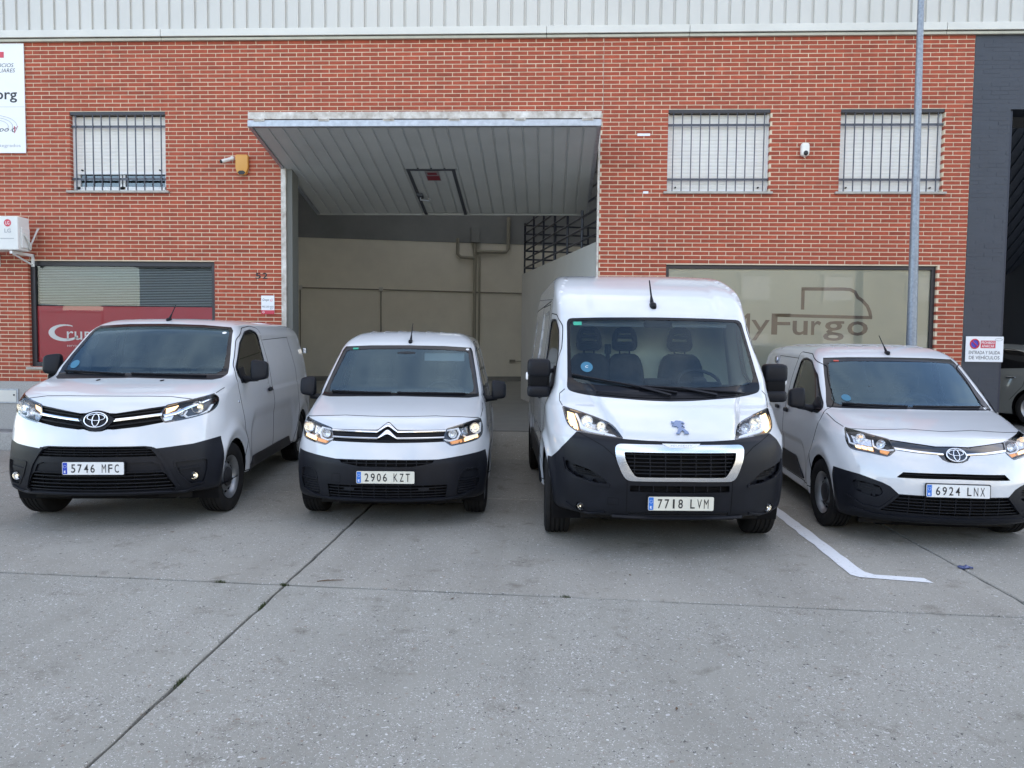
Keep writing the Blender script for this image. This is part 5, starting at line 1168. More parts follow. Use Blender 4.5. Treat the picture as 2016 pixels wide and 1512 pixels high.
    doors(B, rnd([(1.06, .34), (1.10, .80), (.99, 1.08), (1.18, 1.22), (1.66, 1.60), (2.05, 1.705), (2.50, 1.715), (2.57, 1.36), (2.50, 1.03), (2.40, .34)], .05), rnd([(1.12, 1.10), (1.16, 1.17), (1.58, 1.475), (1.88, 1.615), (2.14, 1.648), (2.38, 1.62), (2.40, 1.30), (2.30, 1.15), (1.58, 1.105)], .04), (2.36, 1.03))
    for v in 'LR':
        sg = 1 if v == 'R' else -1; B.part('side_trim'+v, 'side_trim', 'black_plastic', off=.012); B.ribbon('side_gap', [(2.52, 1.60), (3.45, 1.62), (3.50, 1.1), (3.28, .72), (3.02, .34), (2.42, .34)], .006, 'gap', v)
        door_mirror(B, (sg*1.005, 1.27, 1.205 if sg > 0 else 1.225), (.078, .058, .098), (sg*.83, 1.30, 1.10), (sg*.985, 1.28, 1.125)); B.patch('mirror_base', [(1.13, 1.12), (1.30, 1.26), (1.36, 1.12)], 'black_plastic', off=.008, th=.02, view=v)
    for k in range(7):
        x = -.48+.16*k; y0 = 2.05; n = 12; mb = MB(); pts = [(x, y, float(B.S.roof(y)) - B.S.crown*(x/B.S.W)**2 - .002) for y in np.linspace(2.0, 3.9, n)]; mb.tube(pts, [.004]+[.012]*(n-2)+[.004], 8); mb.build('roof_rib', 'white_paint', B.root, smooth=True)
    rod_antenna(B, (.02, 1.69, 1.700), (.034, 1.79, 1.905))
    dashboard(B.root, [(.98, 1.08), (1.15, 1.15), (1.45, 1.17), (1.60, 1.05), (1.58, .6), (1.0, .6)], .76); steering(B.root, .36, 1.66, 1.10)
    for x in (-.36, .38): seat(B.root, x, 1.98, .72, 1.22, w=.24)
    mb = MB(); mb.box(.18, .62, 1.62, 1.64, 1.49, 1.58); mb.build('sun_visor', 'headliner', B.root, bevel=.008)
    mb = MB(); mb.add(*rbox((.0, 1.52, 1.56), (.11, .03, .035), .6, 8)); mb.build('interior_mirror', 'dash', B.root, smooth=True)
    wheels(B, (.83, 3.60), .318, .200, .195, .785, .362, turn=R(-3))
    finish(B, 2.25, .98, 2.32, 'bulkhead_dark', .5)
    return B

# ---- high-roof van, third
def build_boxer():
    B = start_van('boxer', 'high_roof_van', 'tall white high-roof van with big silver-framed grille and plate 7718 LVM')
    B.cut('bumper', [(-1.2, .74), (-.985, .745), (-.955, .79), (-.91, .86), (-.85, .935), (-.797, .986), (-.61, .970), (-.46, .955), (-.25, .946), (0, .943), (.25, .946), (.46, .955), (.61, .970), (.797, .986), (.85, .935), (.91, .86), (.955, .79), (.985, .745), (1.2, .74), (1.2, .1), (-1.2, .1)], 'F', src=('body', 'underbody'), ycut=.60, ymax=.85)
    for v in 'LR': B.cut('side_trim'+v, rnd([(1.42, .36), (1.42, .62), (3.95, .62), (3.95, .36)], .03), v, ymax=9)
    cut_arches(B, (.96, 4.41), .36, .41)
    ws = screen(B, rnd([(0, 1.953), (.5, 1.948), (.812, 1.938), (.826, 1.65), (.838, 1.42), (.848, 1.30), (.70, 1.262), (.45, 1.247), (.2, 1.230), (0, 1.226)], [0, .1, .05, .1, .05, .05, .1, .1, .1, 0]), rnd([(0, 1.928), (.5, 1.922), (.782, 1.914), (.798, 1.65), (.802, 1.37), (.60, 1.350), (.3, 1.338), (0, 1.334)], [0, .1, .05, .1, .09, .1, .1, 0]), glass='windscreen_clear', cowl=1.30)
    hl = rnd([(.450, .957), (.505, 1.047), (.590, 1.083), (.73, 1.128), (.886, 1.166), (.872, 1.08), (.855, 1.03), (.800, .990), (.605, .972)], [.005, .06, .06, .1, .01, .05, .04, .03, .1])
    H = lamp_parts(B, 'hl', hl, .05)
    for sg in (1, -1):
        h = H[sg]
        B.patch('turn_signal', mx(sg, [(.802, 1.128), (.858, 1.140), (.862, 1.075), (.838, 1.022), (.795, 1.005), (.785, 1.03)]), 'amber_lit', off=-.016, th=.02, parent=h)
        bowl_lamp(B, h, sg, .705, 1.060, .052, 'warm_lit', off=-.022); bowl_lamp(B, h, sg, .598, 1.030, .040, 'warm_lit' if sg < 0 else 'chrome', off=-.022)
        B.strip('light_guide', mx(sg, [(.795, 1.125), (.772, 1.06), (.765, 1.015), (.70, .998), (.60, .985), (.488, .968)]), mx(sg, [(.775, 1.122), (.752, 1.06), (.742, 1.033), (.69, 1.016), (.60, 1.001), (.512, .985)]), 'light_guide', off=-.010, th=.018, parent=h)
        B.patch('reflector_panel', mx(sg, [(.53, 1.03), (.575, 1.068), (.74, 1.108), (.755, 1.09), (.74, 1.03), (.60, 1.0)]), 'reflector', off=-.042, th=.01, parent=h)
    out = rnd([(0, .921), (.487, .919), (.513, .893), (.507, .80), (.452, .668), (.413, .631), (0, .636)], [0, .03, .02, .08, .05, .04, 0]); inn = rnd([(0, .860), (.444, .858), (.434, .785), (.370, .680), (.345, .663), (0, .666)], [0, .012, .08, .04, .02, 0])
    B.cut('intake', sym(inn), 'F', src=('bumper',)); B.cut('grille_frame', sym(out), 'F', src=('bumper',)); B.cut('slit', sym([(0, .597), (.393, .594), (.395, .545), (0, .543)]), 'F', src=('bumper',)); B.cut('lowslit', sym([(0, .376), (.395, .376), (.395, .345), (0, .345)]), 'F', src=('bumper',))
    pod = [(.892, .760), (.79, .722), (.70, .700), (.60, .640), (.56, .595), (.66, .600), (.80, .632), (.872, .680)]
    for v, sg in (('R', 1), ('L', -1)): B.cut('pod'+v, rnd(pod if sg > 0 else mir(pod), .03), 'F', src=('bumper',))
    bp = B.part('bumper', 'bumper', 'black_plastic'); g2 = grille_back(B, 'intake', 'grille', depth=.06); gf = B.part('grille_frame', 'grille_frame', 'satin', off=.016, diry=True)
    g1 = grille_back(B, 'slit', 'upper_slit', depth=.05); g3 = grille_back(B, 'lowslit', 'lower_slit', depth=.04)
    for z in (.838, .808, .778, .748, .718, .690): B.bar('grille_slat', [(-.435+.42*(.83-z), z), (.435-.42*(.83-z), z)], .008, .035, .008, 'black_plastic', g2)
    for x in np.arange(-.36, .37, .12): B.bar('grille_rib', [(x, .668), (x, .856)], .006, .025, .012, 'black_plastic', g2)
    for x in np.arange(-.32, .33, .107): B.bar('grille_rib', [(x, .546), (x, .593)], .006, .02, .008, 'black_plastic', g1)
    for z in (.368, .353): B.bar('grille_slat', [(-.39, z), (.39, z)], .006, .02, .006, 'black_plastic', g3)
    bd = B.patch('badge', [(-.150, .921), (.150, .921), (.115, .900), (.09, .893), (-.09, .893), (-.115, .900)], 'plate_white', off=.020, th=.012); fr = B.frame_at(0, .906, .022); lettering('badge_lettering', 'PEUGEOT', -.085, .085, -.005, .008, lambda u, v, w: fr(u, v, .0005), 'satin', bd)
    for v, sg in (('R', 1), ('L', -1)):
        p = B.part('pod'+v, 'side_vent', 'black_plastic', off=-.040, diry=True)
        for k in range(4): B.bar('vent_slat', mx(sg, [(.655+.02*k, .648+.017*k), (.79+.012*k, .660+.018*k)]), .007, .015, .026, 'dark_plastic', p)
        B.ribbon('vent_lip', mx(sg, [(.905, .77), (.885, .672), (.80, .622), (.66, .588), (.55, .585)]), .022, 'black_plastic', top=.010, th=.02, parent=p)
        B.ribbon('bumper_gap', mx(sg, [(.79, .983), (.70, .945), (.60, .893), (.515, .82), (.462, .71), (.418, .628), (.416, .36)]), .005, 'gap', parent=bp); fog(B, sg*.762, .388, .034, inset=.004)
        B.ribbon('bumper_rib', mx(sg, [(.58, .36), (.70, .335), (.80, .352), (.87, .40)]), .02, 'black_plastic', top=.010, th=.02, parent=bp)
    B.ribbon('bumper_lip', [(-.52, .338), (.52, .338)], .018, 'black_plastic', top=.02, th=.04, parent=bp); B.ribbon('tow_cover_gap', [(-.56, .43), (-.56, .485), (-.48, .485), (-.48, .43)], .003, 'gap', parent=bp, closed=True)
    number_plate(B, .460, '7718LVM', ('7718', 'LVM'), back='plate_cream', band='plate_light_blue', half=.258)
    hood = [(0, .948), (.25, .950), (.45, .962), (.505, 1.052), (.590, 1.088), (.73, 1.133), (.880, 1.172), (.905, 1.20), (.90, 1.27), (.855, 1.298), (.70, 1.258), (.45, 1.243), (.2, 1.226), (0, 1.222)]
    B.cut('bonnet', sym(hood), 'F', ymax=1.2); bo = B.part('bonnet', 'bonnet', 'white_paint')
    for sg in (1, -1): B.ribbon('panel_gap', mx(sg, [(.888, 1.172), (.908, 1.21), (.905, 1.27), (.862, 1.31)]), .006, 'gap', parent=bo, d=.015)
    # rampant lion emblem
    lion = [(135,285),(165,292),(185,277),(225,280),(262,290),(270,310),(258,308),(240,300),(236,312),(264,345),(255,350),(238,328),(226,345),(262,372),(285,395),(287,412),(240,412),(240,402),(252,400),(228,378),(208,392),(197,404),(198,412),(157,412),(158,402),(172,398),(195,352),(180,338),(150,335),(135,328),(142,318),(166,315),(138,306),(133,298),(152,298)]
    fr = B.frame_at(.012, 1.040, .003); mb = MB(); mb.prism([((x-210)*.00078, (345-y)*.00118) for x, y in lion][::-1], 0, .008, fr); mb.build('lion_emblem', 'lion_blue', bo)
    cw = B.ribbon('cowl_grille', [(-.62, 1.285), (-.3, 1.262), (0, 1.255), (.3, 1.262), (.62, 1.285)], .030, 'black_plastic', top=.004, th=.01)
    for dz in (-.009, 0, .009): B.ribbon('cowl_slot', [(-.60, 1.284+dz), (-.3, 1.262+dz), (0, 1.255+dz), (.3, 1.262+dz), (.60, 1.284+dz)], .004, 'gap', top=.0055, th=.004, parent=cw)
    wiper(B, [(-.80, 1.425), (-.50, 1.375), (-.23, 1.330), (.08, 1.285)]); wiper(B, [(-.22, 1.335), (.12, 1.322), (.45, 1.300), (.68, 1.288)])
    for a, b in (((-.23, 1.330), (.02, 1.262)), ((.12, 1.324), (.42, 1.268))): B.ribbon('wiper_arm', [a, b], .020, 'black_plastic', top=.026, th=.012)
    sticker(B, 'sticker', oval(-.665, 1.50, .052, .044), 'sticker_blue', parent=ws); fr = B.frame_at(-.665, 1.50, .0015); lettering('sticker_lettering', 'C', -.012, .012, -.012, .014, lambda u, v, w: fr(u, v, .001), 'white_ink', ws)
    sticker(B, 'sticker', [(-.755, 1.905), (-.68, 1.906), (-.68, 1.873), (-.755, 1.872)], 'sticker_green', parent=ws)
    doors(B, rnd([(1.33, .40), (1.36, .85), (1.10, 1.10), (.965, 1.22), (.96, 1.35), (.985, 1.64), (1.18, 1.88), (1.36, 1.975), (1.70, 2.0), (1.80, 1.90), (1.76, 1.3), (1.74, .40)], .05), rnd([(.985, 1.29), (1.01, 1.60), (1.20, 1.83), (1.38, 1.925), (1.64, 1.93), (1.68, 1.80), (1.62, 1.42), (1.45, 1.36), (1.2, 1.25)], .04), (1.66, 1.18))
    for v in 'LR':
        sg = 1 if v == 'R' else -1; B.part('side_trim'+v, 'side_trim', 'black_plastic', off=.014); B.ribbon('side_gap', [(1.98, 2.10), (3.2, 2.12), (3.26, 1.3), (3.26, .40), (1.98, .40), (1.98, 2.10)], .008, 'gap', v); B.ribbon('roof_seam', [(1.95, 2.13), (5.2, 2.13)], .010, 'gap', v)
        # tall two-piece mirror on two arms
        c = (sg*1.075, 1.02, 1.385 if sg < 0 else 1.36); mb = MB(); mb.add(*rbox((c[0], c[1], c[2]+.095), (.105, .085, .085), .42, 12)); mb.add(*rbox((c[0], c[1], c[2]-.115), (.105, .085, .055), .45, 12)); mb.box(c[0]-.098, c[0]+.098, c[1]-.01, c[1]+.07, c[2]-.13, c[2]+.12)
        o = mb.build('door_mirror', 'black_plastic', B.root, smooth=True, angle=50); mb = MB(); mb.add(*rbox((c[0], c[1]-.015, c[2]-.015), (.086, .055, .062), .3, 10)); mb.build('mirror_housing', 'dark_plastic', o, smooth=True, angle=50)
        mb = MB(); mb.tube([(sg*.91, 1.06, c[2]+.075), (sg*1.02, 1.02, c[2]+.065)], .020, 8); mb.tube([(sg*.91, 1.06, c[2]-.10), (sg*1.02, 1.02, c[2]-.115)], .024, 8); mb.build('mirror_arm', 'black_plastic', o, smooth=True, angle=60)
        mb = MB(); mb.box(c[0]-.09, c[0]+.09, c[1]+.07, c[1]+.076, c[2]-.12, c[2]+.14); mb.build('mirror_glass', 'chrome', o); mb = MB(); mb.add(*rbox((c[0]+sg*.105, c[1]+.02, c[2]+.02), (.012, .03, .035), .6, 6)); mb.build('indicator', 'light_guide', o, smooth=True)
        B.patch('mirror_base', [(.99, 1.31), (.995, 1.50), (1.09, 1.50), (1.20, 1.27)], 'black_plastic', off=.012, th=.03, view=v)
    rod_antenna(B, (0, 1.29, 2.06), (-.012, 1.40, 2.31), .042)
    dashboard(B.root, [(.80, 1.20), (.86, 1.31), (1.05, 1.345), (1.22, 1.24), (1.20, .8), (.80, .8)], .80); steering(B.root, .46, 1.30, 1.34, .20, R(55))
    for x, w in ((-.52, .235), (-.155, .20), (.41, .245)): seat(B.root, x, 1.72, 1.02, 1.56, w=w, slots=True, hr=1.755)
    mb = MB(); mb.tube([(-.335, 1.84, 1.4), (-.335, 1.85, 1.70)], .022, 8); mb.box(-.365, -.305, 1.83, 1.87, 1.60, 1.70); mb.build('seat_belt_pillar', 'seat', B.root)
    mb = MB(); mb.add(*rbox((.04, 1.24, 1.895), (.13, .05, .04), .5, 8)); mb.build('interior_mirror', 'dash', B.root, smooth=True)
    mb = MB(); mb.box(-.72, -.06, 1.26, 1.30, 1.865, 1.91); mb.box(.18, .70, 1.26, 1.30, 1.865, 1.91); mb.build('sun_visor', 'headliner', B.root, bevel=.01)
    mb = MB(); mb.add(*rbox((.0, 1.02, 1.365), (.12, .10, .03), .4, 8)); mb.build('document_tray', 'dash', B.root, smooth=True)
    wheels(B, (.96, 4.41), .36, .225, .205, .90, .41, turn=R(-3), cap='satin')
    finish(B, 1.98, 1.15, 2.02, 'bulkhead_cream', .8)
    return B

# ---- small van on the right
def build_city():
    B = start_van('city', 'cargo_van', 'small white cargo van with plate 6924 LNX, parked beside the painted bay line')
    B.cut('bumper', [(-1.2, .635), (-.87, .626), (-.71, .597), (-.554, .546), (-.499, .519), (-.438, .460), (0, .461), (.438, .460), (.499, .519), (.554, .546), (.71, .597), (.87, .626), (1.2, .635), (1.2, .05), (-1.2, .05)], 'F', src=('body', 'underbody'), ycut=.46, ymax=.7)
    for v in 'LR': B.cut('side_trim'+v, rnd([(1.50, .32), (1.78, .53), (2.72, .53), (2.85, .32)], .05), v, ymax=9)
    cut_arches(B, (.82, 3.48), .318, .358)
    ws = screen(B, [(0, 1.594), (.40, 1.590), (.636, 1.580), (.655, 1.54), (.685, 1.42), (.718, 1.27), (.752, 1.15), (.758, 1.108), (.66, 1.106), (.40, 1.108), (0, 1.112)], [(0, 1.556), (.40, 1.552), (.585, 1.540), (.612, 1.52), (.640, 1.40), (.668, 1.28), (.690, 1.185), (.680, 1.155), (.64, 1.138), (.40, 1.134), (0, 1.134)], cowl=1.122)
    hl = rnd([(.447, .818), (.470, .902), (.655, .946), (.748, .968), (.777, .885), (.765, .815), (.735, .800), (.64, .789), (.505, .766)], [.01, .012, .1, .015, .04, .03, .02, .1, .02])
    H = lamp_parts(B, 'hl', hl)
    for sg in (1, -1):
        h = H[sg]; bowl_lamp(B, h, sg, .672, .890, .046, 'chrome', off=-.02); bowl_lamp(B, h, sg, .535, .860, .038, 'chrome', off=-.02); B.patch('reflector_panel', mx(sg, [(.60, .91), (.73, .935), (.735, .865), (.61, .85)]), 'reflector', off=-.035, th=.01, parent=h)
        for k in range(3): B.patch('turn_signal', mx(sg, [(.605+.042*k, .832+.006*k), (.640+.042*k, .838+.006*k), (.642+.042*k, .815+.006*k), (.607+.042*k, .808+.006*k)]), 'amber_lit', off=-.012, th=.02, parent=h)
        B.patch('side_marker', mx(sg, [(.49, .810), (.555, .822), (.56, .80), (.51, .785)]), 'amber_dim', off=-.016, th=.02, parent=h)
        B.strip('light_guide', mx(sg, [(.585, .893), (.590, .850), (.565, .832), (.50, .822), (.455, .832)]), mx(sg, [(.595, .893), (.602, .845), (.568, .822), (.50, .812), (.452, .822)]), 'light_guide', off=-.008, th=.016, parent=h)
        B.strip('light_guide', mx(sg, [(.752, .94), (.752, .86), (.70, .842), (.615, .830)]), mx(sg, [(.762, .94), (.763, .852), (.70, .832), (.615, .820)]), 'light_guide', off=-.008, th=.016, parent=h)
    B.cut('grille_band', sym([(0, .868), (.13, .865), (.235, .877), (.468, .902), (.447, .822), (.30, .806), (.13, .798), (.10, .76), (.06, .742), (0, .738)]), 'F')
    g = B.part('grille_band', 'grille_band', 'gloss_black', off=-.010, diry=True)
    for sg in (1, -1): B.strip('chrome_bar', mx(sg, [(.086, .812), (.25, .822), (.450, .842)]), mx(sg, [(.086, .799), (.25, .808), (.447, .826)]), 'chrome', off=.002, th=.02, parent=g)
    badge_rings(B, (0.012, .798), .078, .049, off=.012, t=.0055, parent=g); sticker(B, 'emblem_base', oval(.012, .798, .076, .047), 'gloss_black', .006, g)
    B.cut('slit', sym([(0, .652), (.405, .646), (.455, .600), (.43, .597), (0, .606)]), 'F'); g1 = grille_back(B, 'slit', 'upper_slit', depth=.05)
    B.bar('grille_slat', [(-.43, .628), (.43, .628)], .006, .03, .010, 'black_plastic', g1)
    B.cut('intake', sym([(0, .452), (.436, .452), (.50, .39), (.560, .305), (0, .296)]), 'F', src=('bumper',)); pod = [(.760, .545), (.66, .535), (.565, .512), (.545, .450), (.60, .41), (.74, .455)]
    for v, sg in (('R', 1), ('L', -1)): B.cut('pod'+v, rnd(pod if sg > 0 else mir(pod), .03), 'F', src=('bumper',))
    bp = B.part('bumper', 'bumper', 'black_plastic'); g2 = grille_back(B, 'intake', 'lower_intake', depth=.06)
    for k, z in enumerate((.425, .398, .371, .344, .318)): B.bar('grille_slat', [(-.455-.022*k, z), (.455+.022*k, z)], .007, .035, .008, 'black_plastic', g2)
    for x in np.arange(-.36, .37, .12): B.bar('grille_rib', [(x, .300), (x, .448)], .006, .02, .012, 'black_plastic', g2)
    B.ribbon('bumper_lip', [(-.76, .30), (-.6, .262), (.6, .262), (.76, .30)], .03, 'black_plastic', top=.016, th=.04, parent=bp)
    for v, sg in (('R', 1), ('L', -1)):
        p = B.part('pod'+v, 'fog_pod', 'black_plastic', off=-.024, diry=True)
        for z in (.515, .495, .475): B.bar('pod_slat', mx(sg, [(.60, z-.01), (.72, z+.008)]), .008, .02, .010, 'black_plastic', p)
        B.ribbon('bumper_rib', mx(sg, [(.44, .455), (.50, .385), (.565, .318), (.68, .33), (.79, .40)]), .022, 'black_plastic', top=.012, th=.03, parent=bp)
    number_plate(B, .512, '6924LNX', ('6924', 'LNX'), band='plate_light_blue', half=.25, hh=.053)
    hood = [(0, .972), (.27, .982), (.56, .966), (.71, .962), (.752, .972), (.790, 1.02), (.795, 1.065), (.760, 1.107), (.66, 1.105), (.40, 1.107), (0, 1.111)]
    B.cut('bonnet', sym(hood), 'F', ymax=1.3); bo = B.part('bonnet', 'bonnet', 'white_paint'); so = lambda h: [(-x, z) for x, z in h] + [(x, z) for x, z in reversed(h[:-1])]
    B.ribbon('panel_gap', so([(.745, .968), (.71, .962), (.56, .966), (.27, .982), (0, .972)]), .008, 'gap', parent=bo, d=.02)
    for sg in (1, -1): B.ribbon('panel_gap', mx(sg, [(.752, .972), (.780, 1.005), (.794, 1.06)]), .006, 'gap', parent=bo, d=.01)
    wiper(B, [(-.62, 1.138), (-.35, 1.128), (-.05, 1.124)]); wiper(B, [(.0, 1.126), (.30, 1.126), (.64, 1.128)])
    sticker(B, 'sticker', oval(-.56, 1.20, .042, .030), 'sticker_blue', parent=ws); sticker(B, 'sticker', oval(.70, 1.125, .016, .010), 'sticker_white', parent=ws); sticker(B, 'sticker', [(-.55, 1.558), (-.50, 1.558), (-.50, 1.546), (-.55, 1.546)], 'sticker_red', parent=ws)
    # hanging dashcam cable
    P, N = B.at([(-.254, 1.566), (-.289, 1.474), (-.303, 1.40), (-.300, 1.34), (-.29, 1.305)]); mb = MB(); mb.tube([tuple(p - n*.018) for p, n in zip(P, N)], .013, 6); mb.add(*rbox(tuple(P[-1]-N[-1]*.032), (.036, .012, .034), .4, 6)); mb.build('cable_plug', 'ink', ws)
    doors(B, rnd([(1.13, .30), (1.13, .72), (.965, 1.03), (1.13, 1.17), (1.58, 1.515), (1.93, 1.618), (2.40, 1.635), (2.46, 1.30), (2.38, .98), (2.30, .30)], .05), rnd([(1.08, 1.055), (1.12, 1.125), (1.50, 1.405), (1.80, 1.538), (2.05, 1.568), (2.27, 1.54), (2.29, 1.24), (2.2, 1.10), (1.5, 1.055)], .04), (2.25, .98))
    for v in 'LR':
        sg = 1 if v == 'R' else -1; B.part('side_trim'+v, 'side_trim', 'black_plastic', off=.012); B.ribbon('side_gap', [(2.42, 1.56), (3.30, 1.575), (3.36, 1.05), (3.15, .66), (2.90, .30), (2.32, .30)], .006, 'gap', v)
        P, N = B.at([(2.68, .985)], v); mb = MB(); mb.add(*rbox(Vector(P[0])+Vector((sg*.02, 0, 0)), (.014, .08, .022), .5, 8)); mb.build('sliding_door_handle', 'black_plastic', B.root, smooth=True)
        P, N = B.at([(3.40, 1.52)], v); mb = MB(); mb.add(*rbox(Vector(P[0])+Vector((sg*.01, 0, 0)), (.02, .07, .045), .8, 8)); mb.build('door_lock', 'satin', B.root, smooth=True)
        P, N = B.at([(1.04, .775)], v); mb = MB(); mb.lathe([(-.002, .016), (.004, .014), (.006, .001)], 14, 'x', tuple(P[0])); mb.build('side_repeater', 'satin', B.root)
        door_mirror(B, (-1.005, 1.25, 1.180), (.080, .058, .100), (-.83, 1.28, 1.075), (-.98, 1.26, 1.105)) if sg < 0 else door_mirror(B, (.885, 1.62, 1.175), (.045, .085, .095), (.83, 1.40, 1.08), (.885, 1.60, 1.09)); B.patch('mirror_base', [(1.08, 1.08), (1.25, 1.20), (1.32, 1.07)], 'black_plastic', off=.008, th=.02, view=v)
    for k in range(7):
        x = -.46+.153*k; n = 12; mb = MB(); mb.tube([(x, y, float(B.S.roof(y)) - B.S.crown*(x/B.S.W)**2 - .002) for y in np.linspace(1.95, 3.8, n)], [.004]+[.012]*(n-2)+[.004], 8); mb.build('roof_rib', 'white_paint', B.root, smooth=True)
    rod_antenna(B, (.016, 1.72, 1.635), (-.037, 1.82, 1.82))
    dashboard(B.root, [(.96, 1.03), (1.12, 1.10), (1.42, 1.11), (1.56, 1.0), (1.54, .55), (.98, .55)], .72); steering(B.root, .34, 1.62, 1.05)
    for x in (-.34, .36): seat(B.root, x, 1.92, .68, 1.16, w=.23)
    wheels(B, (.82, 3.48), .318, .200, .195, .765, .358, turn=R(4))
    finish(B, 2.18, .94, 2.25, 'bulkhead_dark', .48)
    return B
for fn in (build_proace, build_berl, build_boxer, build_city): fn()
# ---------------------------------------------------------------- things on and in front of the facade
mat('sign_white', (.78, .79, .80), rough=.4); mat('sign_grey', (.35, .36, .38), rough=.5); mat('sign_red', (.55, .04, .07), rough=.4); mat('siren', (.62, .30, .055), rough=.45); mat('ac_white', (.70, .70, .67), rough=.5, var=.05, vscale=6); mat('cable', (.55, .54, .50), rough=.6); mat('lamp_post', (.27, .30, .34), rough=.5, metal=.6, var=.3, vscale=30)
mat('blue_ring', (.06, .05, .42), rough=.4); mat('moss', (.045, .06, .02), rough=.95); mat('foil_blue', (.06, .075, .18), rough=.3, metal=.2); mat('leaf_brown', (.10, .06, .035), rough=.9); mat('camera_white', (.74, .72, .66), rough=.4); mat('cream_plastic', (.70, .64, .48), rough=.45)
def fc(y): return lambda u, v, q=0: (u, y, v)
def sign(name, x0, x1, z0, z1, label, t=.012, m='sign_white', cat='sign', y=FY):
    mb = MB(); mb.box(x0, x1, y-.012-t, y-.012, z0, z1); o = mb.build(name, m, None, bevel=.002); tag(o, label, cat); return o, fc(y-.012-t-.0012)
o, f = sign('company_sign', -9.95, -8.13, 4.545, 6.205, 'tall white company sign ending in org, cut off at the left edge')
mb = MB(); mb.box(-8.75, -8.444, FY-.0262, FY-.0255, 5.99, 6.08); mb.build('red_square', 'sign_red', o)
lettering('lettering', 'SERVICIOS', -8.70, -8.293, 5.848, 5.905, f, 'ink', o, shear=.2); lettering('lettering', 'AUXILIARES', -8.74, -8.271, 5.768, 5.828, f, 'ink', o, shear=.2); lettering('lettering', 'org', -8.60, -8.25, 5.311, 5.47, f, 'plate_blue' if False else 'ink', o, bold=.015); lettering('lettering', 'Grupo', -8.78, -8.392, 4.848, 4.949, f, 'ink', o, shear=.3); lettering('lettering', 'Servicios Integrados', -9.0, -8.211, 4.623, 4.685, f, 'sign_grey', o)
lettering('logo', 'C', -8.345, -8.27, 4.86, 4.935, f, 'ink', o, shear=.4, bold=.02); lettering('logo', 'v', -8.31, -8.245, 4.845, 4.955, f, 'sign_red', o, shear=.4)
for k in range(3): mb = MB(); mb.tube([(-8.62+math.cos(R(a))*(.22+.07*k), FY-.0262, 4.95+math.sin(R(a))*(.10+.035*k)) for a in range(-30, 200, 10)], .003, 5); mb.build('swirl', 'sign_grey', o)
mb = MB(); mb.box(-9.9, -8.14, FY-.0262, FY-.0255, 5.245, 5.249); mb.build('divider', 'sign_grey', o)
n52 = empty('house_number', (0, 0, 0)); tag(n52, 'dark house number 52 painted on bricks left of the gate', 'number'); n52.location = (-4.44, FY, 2.64)
q = fc(-.0035); lettering('digit', '5', -.098, -.014, -.003, .089, lambda u, v, w=0: (u, -.0035, v), 'ink', n52, bold=.02); lettering('digit', '2', .012, .092, -.003, .089, lambda u, v, w=0: (u, -.0035, v), 'ink', n52, bold=.02)
o, f = sign('plaque', -4.446, -4.24, 2.095, 2.379, 'small white plaque with red strip on bricks below the number 52', .006)
mb = MB(); mb.box(-4.446, -4.24, FY-.0195, FY-.0185, 2.095, 2.155); mb.build('red_strip', 'sign_red', o); lettering('lettering', 'Grupo', -4.425, -4.32, 2.285, 2.335, f, 'ink', o, shear=.2); lettering('lettering', 'G', -4.305, -4.262, 2.29, 2.33, f, 'sign_red', o, shear=.3); lettering('lettering', '902 303 603', -4.43, -4.255, 2.195, 2.222, f, 'ink', o); lettering('lettering', 'BCV', -4.305, -4.258, 2.168, 2.186, f, 'ink', o)
mb = MB(); mb.tube([(-4.41+math.cos(a)*.014, FY-.020, 2.125+math.sin(a)*.014) for a in [2*math.pi*i/16 for i in range(16)]], .003, 5, closed=True); mb.build('red_strip_mark', 'white_ink', o)
# siren box and bullet camera
e = empty('alarm_siren', (-4.715, FY, 4.205)); tag(e, 'yellow alarm siren box on bricks left of the gate', 'alarm')
mb = MB(); mb.prism(rnd([(-.098, .10), (-.055, 0), (.055, 0), (.098, .10), (.098, .305), (-.098, .305)], .03), -.075, -.008); mb.build('case', 'siren', e, bevel=.012, smooth=True); mb = MB(); mb.prism(rnd([(-.06, .035), (-.035, .004), (.035, .004), (.06, .035), (.03, .062), (-.03, .062)], .008), -.080, -.05); mb.build('strobe', 'plate_blue' if False else 'ink', e)
e = empty('bullet_camera', (-4.885, FY, 4.44)); tag(e, 'white bullet security camera beside the yellow siren', 'camera')
mb = MB(); mb.lathe([(-.03, .001), (-.03, .03), (-.005, .038), (0, .038)], 18, 'y', (0, 0, .02)); mb.build('mount', 'camera_white', e, smooth=True); mb = MB(); mb.tube([(0, -.03, .02), (-.02, -.07, 0)], .012, 8); mb.build('arm', 'camera_white', e); mb = MB(); mb.tube([(.02, -.06, .01), (-.10, -.16, -.055)], .028, 14); mb.build('body', 'camera_white', e, smooth=True); mb = MB(); mb.tube([(-.098, -.158, -.054), (-.112, -.172, -.062)], .027, 14); mb.build('lens', 'ink', e)
e = empty('security_camera', (3.714, FY, 4.474)); tag(e, 'white rounded security camera on bricks between the two barred windows', 'camera')
mb = MB(); mb.add(*rbox((0, -.06, .10), (.062, .05, .098), .5, 10)); mb.build('case', 'camera_white', e, smooth=True); mb = MB(); mb.add(*rbox((.003, -.098, .045), (.036, .024, .036), .95, 10)); mb.build('lens', 'ink', e, smooth=True); mb = MB(); mb.tube([(0, -.05, .01), (0, -.05, -.012)], .01, 8); mb.build('nipple', 'camera_white', e)
